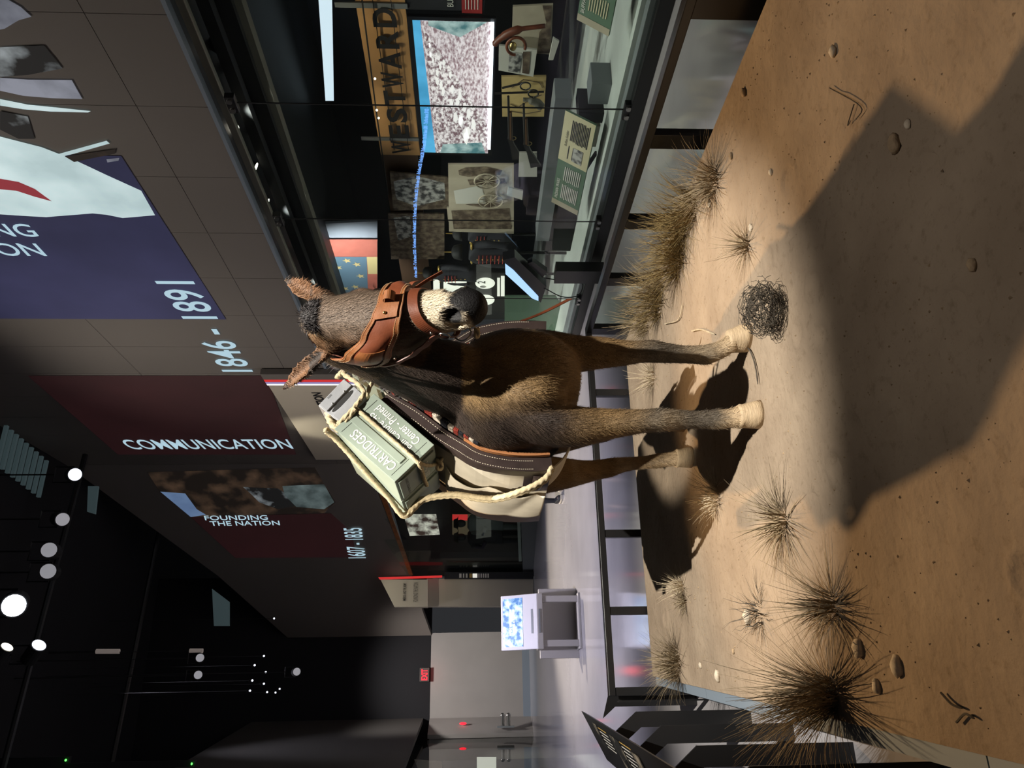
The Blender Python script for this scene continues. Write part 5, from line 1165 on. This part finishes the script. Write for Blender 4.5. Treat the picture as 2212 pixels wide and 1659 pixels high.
c = onY(898, 1279, 18.18); MB().text('FOUNDING THE NATION', c, (1, 0, 0), UV, .10, .44, .0).build('lettering', 'fascia_dark', s2_)
spot('far_sign_spot', (2.3, 16.4, 4.4), (2.4, 18.2, 2.6), 70, (1, .92, .75), 40, .8, .1)
w4 = MB(); P = [onY(x, y, 18.4) for x, y in ((922, 1250), (922, 1310), (1152, 1310), (1152, 1250))]; w4.prism(P, (0, .2, 0)); w4.build('wall_gallery_end', 'beige_sign', kind='structure', fix=True)
P = [onY(x, y, 18.3) for x, y in ((960, 1236), (960, 1250), (1152, 1250), (1152, 1236))]; ip = empty('info_pillar', (2.85, 18.3, FZ), 'narrow dark info pillar with pale text beside the far sign', 'pillar')
MB().prism(P, (0, .1, 0)).build('pillar', 'case_dark', ip, fix=True)
for (x0, x1, m_) in ((992, 997, 'pale_print'), (1000, 1003, 'pale_print'), (1006, 1010, 'pale_print'), (1014, 1020, 'gold_print'), (1021, 1031, 'lightbox'), (1033, 1036, 'pale_print'), (1038, 1041, 'pale_print'), (1043, 1046, 'pale_print'), (1048, 1051, 'pale_print'), (1053, 1056, 'pale_print')):
    MB().poly([onY(x, y, 18.29) for x, y in ((x0, 1239), (x1, 1239), (x1, 1248), (x0, 1248))]).build('text_line', m_, ip)
# ------------------------------------------------------------------ far showcases along the bending wall
fc_ = empty('far_showcase', (3.7, 16.8, FZ), 'dark glass showcase at the far bend of the right-hand wall', 'showcase')
def fq(name, pix, m_, parent, d=0.0, th=.05):
    P = [onpl(x, y, PL[0] + PL[1] * d, PL[1]) for x, y in pix]; return MB().prism(P, PL[1] * th).build(name, m_, parent, fix=True)
fq('back', [(820, 1000), (890, 1245), (1150, 1245), (1150, 1000)], 'case_dark', fc_, .8)
fq('plinth', [(1120, 1000), (1130, 1245), (1160, 1245), (1185, 1000)], 'case_grey', fc_, .0)
fq('deck', [(1112, 1000), (1122, 1245), (1128, 1245), (1120, 1000)], 'deck_pale', fc_, .05)
fq('post', [(965, 1215), (965, 1243), (1152, 1243), (1152, 1215)], 'black_metal', fc_, .02)
fq('top_rail', [(815, 1055), (884, 1243), (892, 1243), (825, 1055)], 'leather_tan', fc_, .0)
for (ya_, yb_) in ((1000, 1120), (1121, 1165), (1166, 1243)): fq('glass_pane', [(830, ya_), (880, yb_), (1128, yb_), (1128, ya_)], 'case_glass', fc_, -.01, .012)
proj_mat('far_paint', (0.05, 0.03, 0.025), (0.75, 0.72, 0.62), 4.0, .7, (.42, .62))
ps = empty('battle_painting', onpl(950, 1135, PL[0] + PL[1] * .6, PL[1]), 'lit battle painting in the far showcase under the rope', 'painting')
fq('canvas', [(872, 1112), (942, 1112), (950, 1155), (885, 1158)], 'far_paint', ps, .6, .02)
mat('exhibit_tan', (0.35, 0.28, 0.18), .7, emit=(.35, .27, .16), estr=.12); mat('coat_grey', (0.12, 0.15, 0.15), .8)
ex = empty('wall_map_panel', onpl(1000, 1135, PL[0] + PL[1] * .65, PL[1]), 'tan panel with red band behind the mannequins', 'panel')
fq('sheet', [(977, 1112), (1020, 1112), (1020, 1155), (977, 1155)], 'exhibit_tan', ex, .65, .02); fq('red_band', [(977, 1112), (1010, 1112), (1010, 1124), (977, 1124)], 'red_stripe', ex, .64, .01)
def mannequin(x, y, d, label, m_):
    c = onpl(x, y, PL[0] + PL[1] * d, PL[1]); e = empty('mannequin', (c.x, c.y, -.1), label, 'mannequin', 'mannequins in the far showcase')
    MB().loft([ring(V((c.x, c.y, z)), V((w_, 0, 0)), V((0, w_ * .7, 0)), 14) for z, w_ in ((.45, .17), (.75, .15), (1.0, .19), (1.18, .2), (1.25, .1))]).build('coat', m_, e, smooth=True)
    MB().ball((c.x, c.y, 1.40), .09, .1, .12, 12, 8).build('head', 'case_dark', e, smooth=True)
    MB().loft([ring(V((c.x, c.y, z)), V((w_, 0, 0)), V((0, w_, 0)), 14) for z, w_ in ((1.46, .17), (1.48, .12), (1.56, .09))]).build('hat', 'black_matte', e, smooth=True)
    for sg in (-1, 1): MB().tube([(c.x + sg * .08, c.y, .5), (c.x + sg * .09, c.y, -.1)], [.075, .05], n=10).build('leg', m_, e, smooth=True)
    for sg in (-1, 1): MB().tube([(c.x + sg * .2, c.y, 1.15), (c.x + sg * .26, c.y - .1, .9), (c.x + sg * .15, c.y - .25, .85)], .05, n=8).build('arm', m_, e, smooth=True)
mannequin(1080, 1130, .3, 'mannequin in grey-green coat left in the far showcase', 'coat_grey'); mannequin(1080, 1160, .25, 'dark mannequin with hat beside the grey-green one', 'uniform_blue')
# ------------------------------------------------------------------ kiosk
mat('kiosk_screen', (0.03, 0.14, 0.35), .3, emit='same', col2=(0.62, 0.85, 1.0), vscale=14, estr=0.7, ramp=(.40, .66)); mat('kiosk_side', (0.36, 0.34, 0.33), .5)
ki = empty('kiosk', (1.02, 10.6, FZ), 'white touch-screen kiosk table with a blue picture on its slanted top', 'kiosk')
k0, k1 = .665, 1.365
MB().prism([(k0, 10.72, .74), (k1, 10.72, .74), (k1, 10.45, .27), (k0, 10.45, .27)], (0, .06, -.02)).build('top', 'white_paint', ki, bevel=.008, fix=True)
def kt(a, b_, d=.004): p = V((k0, 10.72, .74)) + V((k1 - k0, 0, 0)) * a + V((0, -.27, -.47)) * b_; return p + V((0, -.87, .5)) * d
MB().poly([kt(.06, .06), kt(.94, .06), kt(.94, .60), kt(.06, .60)]).build('screen', 'kiosk_screen', ki)
MB().text('WHERE HAVE WE COME', kt(.5, .27, .007), (1, 0, 0), (0, .5, .87), .035, .34, .02).build('lettering', 'scr_white', ki); MB().text('FROM AS A NATION', kt(.5, .36, .007), (1, 0, 0), (0, .5, .87), .035, .32, .02).build('lettering', 'scr_white', ki)
MB().poly([kt(.28, .83), kt(.72, .83), kt(.72, .88), kt(.28, .88)]).build('slot', 'case_grey', ki)
MB().bx(k0, k1, 10.45, 10.75, .20, .27).build('apron', 'kiosk_side', ki, bevel=.004)
MB().bx(k0 + .2, k1 - .2, 10.44, 10.47, .235, .25).build('ledge_strip', 'case_grey', ki)
for X in (k0 + .03, k1 - .11): MB().bx(X, X + .08, 10.47, 10.55, FZ, .20).build('leg', 'kiosk_side', ki, bevel=.004)
MB().bx(k0 - .10, k1 + .10, 10.78, 10.86, FZ, .22).build('back_panel', 'kiosk_side', ki, bevel=.004)
MB().bx(k0 - .0, k1 + .0, 10.42, 10.8, FZ, FZ + .03).build('base', 'kiosk_side', ki, bevel=.004)
# ------------------------------------------------------------------ exit sign and far doors
ex2 = empty('exit_sign', (.75, 20.6, 2.28), 'red lit EXIT sign above the back wall', 'sign')
c = (onY(908, 1445, 20.6) + onY(926, 1470, 20.6)) / 2
MB().box(c + V((0, .05, 0)), (.16, 0, 0), (0, .09, 0), (0, 0, .12)).build('housing', 'fascia_dark', ex2, bevel=.005)
MB().text('EXIT', c + V((0, -.045, 0)), (1, 0, 0), UV, .15, .26, .03).build('lettering', 'exit_red', ex2)
l = bpy.data.lights.new('exit_glow', 'POINT'); l.energy = 1.2; l.color = (1, .05, .05); l.shadow_soft_size = .1; lo = bpy.data.objects.new('exit_glow', l); COL.objects.link(lo); lo.location = c + V((0, -.25, -.12))
fa = empty('fire_alarm', onY(1000, 1563, 20.3), 'small red alarm light on the left wall near the corner', 'alarm'); P = onpl(1000, 1563, V((-.38, 20.3, 0)), V((1, .0, 0)).normalized()) if False else onY(1000, 1563, 20.2)
MB().ball(P, .03, .03, .09, 12, 8).build('lamp', 'exit_red', fa, smooth=True)
fx = empty('standpipe_valve', onY(1090, 1558, 20.0), 'chrome double valve fitting on the left wall near the corner', 'valve')
P = onY(1092, 1558, 19.9)
for dz in (.07, -.07): 
    MB().cyl(P + V((-.1, 0, dz)), P + V((.12, -.05, dz)), .045, n=14).build('outlet', 'steel', fx); MB().ball(P + V((.13, -.05, dz)), .055, .03, .055, 14, 8).build('cap', 'steel', fx, smooth=True)
MB().box(P + V((-.12, 0, 0)), (.02, 0, 0), (0, .1, 0), (0, 0, .2)).build('plate', 'case_grey', fx)
# left glass case
lc = empty('left_showcase', (-1.1, 17.5, FZ), 'glass fronted case on the far left wall with pale prints', 'showcase')
PLL = ((LA - LB).normalized()); NL = V((PLL.y, -PLL.x, 0))
def lq(name, pix, m_, parent, d=0.0, th=.02):
    P = [onpl(x, y, LB - NL * d, NL) for x, y in pix]; return MB().prism(P, -NL * th).build(name, m_, parent, fix=True)
lq('glass_pane', [(880, 1600), (835, 1690), (1210, 1690), (1155, 1592)], 'case_glass', lc, 0, .012)
lq('print', [(895, 1640), (905, 1665), (955, 1680), (955, 1645)], 'paper', lc, .3); lq('print', [(1030, 1635), (1072, 1635), (1072, 1680), (1030, 1680)], 'lightbox', lc, .3)
# ------------------------------------------------------------------ stage lamps under the ceiling
def stage(x, y, z, r, label, g='lamp_dim', d=None):
    p = onz(x, y, z); d = V(d).normalized() if d else (CP - p).normalized() * .6 + V((0, 0, -.8)); d = d.normalized()
    e = empty('stage_lamp', p, label, 'lamp', 'stage lamps under the ceiling')
    MB().cyl(p - d * r * 3.2, p, r * 1.15, n=16).build('can', 'black_matte', e); MB().disc(p + d * .006, -d, r).build('lens', g, e)
    yk = MB().tube([p - d * r * 2 + V((r * 1.3, 0, 0)), p - d * r * 2 + V((r * 1.3, 0, r * 3)), p - d * r * 2 + V((-r * 1.3, 0, r * 3)), p - d * r * 2 + V((-r * 1.3, 0, 0))], r * .12, n=5); yk.build('yoke', 'black_metal', e)
    q = p - d * r * 2 + V((0, 0, r * 3)); MB().cyl(q, V((q.x, q.y, 9.26)), max(.004, r * .12), n=6).build('hanger', 'black_matte', e)
mat('lamp_hot', (1, 1, 1), .4, emit=(0.85, 0.9, 1.0), estr=14)
stage(30, 1308, 7.6, .15, 'blazing white stage lamp at the upper left', 'lamp_hot', (-.2, -.8, -.4))
stage(162, 1025, 7.6, .10, 'bright stage lamp closest to the fascia', 'lamp_glow_cool', (-.2, -.7, -.5))
stage(135, 1122, 7.6, .10, 'dull stage lamp second from the fascia', 'lamp_dim', (-.2, -.7, -.6)); stage(106, 1188, 7.6, .11, 'round grey-faced stage lamp in the middle of the row', 'lamp_dim', (-.1, -.9, -.3))
stage(104, 1234, 7.6, .11, 'grey-faced stage lamp beside the blazing one', 'lamp_dim', (-.1, -.9, -.3)); stage(84, 1394, 7.6, .10, 'stage lamp left of the blazing one', 'lamp_glow_cool', (.6, -.5, -.6))
stage(15, 1398, 7.6, .08, 'half hidden stage lamp at the top of the picture', 'lamp_glow', (.7, -.3, -.6))
for (x, y, lab) in ((432, 1421, 'small pale round lamp beside the shorter tube'), (428, 1458, 'second small pale round lamp below the tubes'), (641, 1451, 'little round sensor lamp on the back wall')): stage(x, y, 6.0 if x < 600 else 4.5, .07, lab, 'lamp_dim', (0, -.9, -.3))
for k, (x, y) in enumerate(((550, 1437), (545, 1470), (570, 1417), (574, 1452), (570, 1477), (540, 1492), (577, 1495), (595, 1496), (604, 1488), (592, 1336))): stage(x, y, 5.6, .02, 'tiny glinting lamp in the far cluster under the ceiling', 'lamp_glow_cool', (0, -.9, -.4))
for k, (x, y0_, x1) in enumerate(((208, 1407, 258), (410, 1406, 438))):
    p, q = onz(x, y0_, 6.8), onz(x1, y0_, 6.8); p = onY(x, y0_, 16); q = onY(x1, y0_, 16)
    e = empty('tube_lamp', q, ('longer pale vertical tube hanging under the ceiling', 'shorter pale vertical tube hanging under the ceiling')[k], 'lamp')
    MB().tube([p, q], .045, n=10).build('tube', 'lamp_strip', e); MB().cyl(p, V((p.x, p.y, 9.26)), .008, n=5).build('hanger', 'black_matte', e)
for k, (x, y) in enumerate(((142, 1642), (414, 1650))):
    p = onY(x, y, 14); e = empty('indicator_light', p, ('green indicator dot at the upper left', 'green indicator dot low on the dark wall')[k], 'light')
    MB().ball(p, .02, .03, .012, 8, 6).build('lens', 'green_dot', e); MB().bx(p.x - .05, p.x + .05, p.y + .02, p.y + .1, p.z - .04, 9.26).build('housing', 'black_matte', e)
# slatted baffles near the fascia
bf = empty('ceiling_baffle', (3.6, 9.0, 8.9), 'row of thin pale slats under the ceiling beside the fascia', 'baffle'); mat('slat', (0.05, 0.07, 0.075), .6, emit=(.05, .075, .08), estr=.5)
for k in range(9):
    p = onz(4 + k * 11, 962 + k * 9, 9.1); MB().box(p, (.35, 0, 0), (0, .03, 0), (0, 0, .03)).build('slat', 'slat', bf)
b2 = empty('ceiling_vent', (2.6, 15.0, 8.5), 'dim teal lit vent panel under the far ceiling', 'vent')
for k, pix in enumerate(([(458, 1272), (495, 1300), (495, 1352), (462, 1352)], [(190, 1050), (212, 1050), (205, 1110), (188, 1105)])): MB().prism([onY(x, y, 17.5 - k * 3) for x, y in pix], (0, .05, 0)).build('panel', 'slat', b2, fix=True)
# ------------------------------------------------------------------ visitor standing behind the mule
mat('trousers', (0.012, 0.013, 0.017), .8); mat('skin', (0.45, 0.30, 0.22), .6); mat('shirt', (0.03, 0.035, 0.05), .8); mat('sneaker', (0.02, 0.02, 0.022), .6); mat('sole', (0.6, 0.55, 0.45), .6); mat('hair_dark', (0.02, 0.015, 0.012), .6)
vx, vy = 3.13, 12.1
pe = empty('person', (vx, vy, FZ), 'visitor in dark clothes and white-soled sneakers standing behind the mule', 'person')
bm = MB(); F_ = FZ
bm.loft([ring(V((vx, vy, F_ + z)), V((a, 0, 0)), V((0, b_, 0)), 18) for z, a, b_ in ((.80, .17, .12), (.95, .165, .115), (1.05, .15, .105), (1.2, .17, .115), (1.36, .19, .11), (1.43, .14, .09), (1.47, .06, .06), (1.53, .055, .06))])
bm.ball((vx, vy - .01, F_ + 1.63), .075, .092, .115, 16, 12)
bm.ball((vx, vy - .105, F_ + 1.615), .016, .02, .022, 8, 6)
for sg in (-1, 1):
    bm.ball((vx + sg * .077, vy, F_ + 1.62), .012, .022, .03, 8, 6)
    bm.loft([ring(V((vx + sg * x, vy + y, F_ + z)), V((a, 0, 0)), V((0, a, 0)), 14) for z, x, y, a in ((.92, .09, 0, .095), (.7, .095, 0, .085), (.5, .095, -.01, .06), (.38, .10, 0, .056), (.2, .10, .01, .042), (.06, .10, .01, .036), (.04, .10, 0, .036))])
    bm.loft([ring(V((vx + sg * .10, vy + y, F_ + .045)), V((w_, 0, 0)), V((0, 0, .035)), 10) for y, w_ in ((.06, .03), (0, .04), (-.1, .045), (-.17, .035))])
    bm.tube(spline([(vx + sg * .17, vy, F_ + 1.38), (vx + sg * .23, vy + .01, F_ + 1.12), (vx + sg * .22, vy - .06, F_ + .88)], 6), [.05] * 4 + [.042] * 4 + [.034] * 5, n=10)
    h = V((vx + sg * .22, vy - .07, F_ + .83)); bm.ball(h, .025, .04, .045, 10, 8)
    for k in range(4): bm.tube([h + V((0, -.03 + k * .018, -.03)), h + V((-.005 * sg, -.03 + k * .018, -.07 - .006 * (k in (1, 2)))), h + V((-.02 * sg, -.03 + k * .018, -.095))], .008, n=6)
    bm.tube([h + V((0, -.035, .0)), h + V((-.01 * sg, -.055, -.035)), h + V((-.015 * sg, -.06, -.06))], .009, n=6)
me = bm.mesh('visitor_raw'); ob = bpy.data.objects.new('visitor_raw', me); COL.objects.link(ob)
bmx = bmesh.new(); bmx.from_mesh(me); bmesh.ops.recalc_face_normals(bmx, faces=bmx.faces); bmx.to_mesh(me); bmx.free()
rm = ob.modifiers.new('r', 'REMESH'); rm.mode = 'VOXEL'; rm.voxel_size = .009; sm = ob.modifiers.new('s', 'SMOOTH'); sm.iterations = 3
vm = bpy.data.meshes.new_from_object(ob.evaluated_get(bpy.context.evaluated_depsgraph_get())); bpy.data.objects.remove(ob)
vm.materials.append(M['skin']); vm.materials.append(M['shirt']); vm.materials.append(M['trousers'])
for p in vm.polygons:
    z = p.center.z - F_; p.material_index = 2 if .10 < z < .95 and abs(p.center.x - vx) < .19 else (1 if .95 <= z < 1.47 or (z > .93 and abs(p.center.x - vx) >= .19) else 0); p.use_smooth = True
o = bpy.data.objects.new('body', vm); COL.objects.link(o); setpar(o, pe)
MB().ball((vx, vy + .015, F_ + 1.665), .083, .095, .10, 16, 10).build('hair', 'hair_dark', pe, smooth=True)
for sg in (-1, 1):
    x = vx + sg * .10
    s_ = MB(); s_.loft([ring(V((x, vy + y, F_ + z)), V((w_, 0, 0)), V((0, 0, h_)), 12) for y, w_, z, h_ in ((.09, .03, .06, .04), (.05, .046, .07, .05), (-.05, .05, .065, .045), (-.15, .052, .05, .03), (-.21, .035, .042, .02))]).build('sneaker', 'sneaker', pe, smooth=True)
    MB().loft([ring(V((x, vy + y, F_ + .018)), V((w_, 0, 0)), V((0, 0, .018)), 12, 4) for y, w_ in ((.10, .03), (.05, .05), (-.05, .054), (-.16, .056), (-.22, .035))]).build('sole', 'sole', pe)
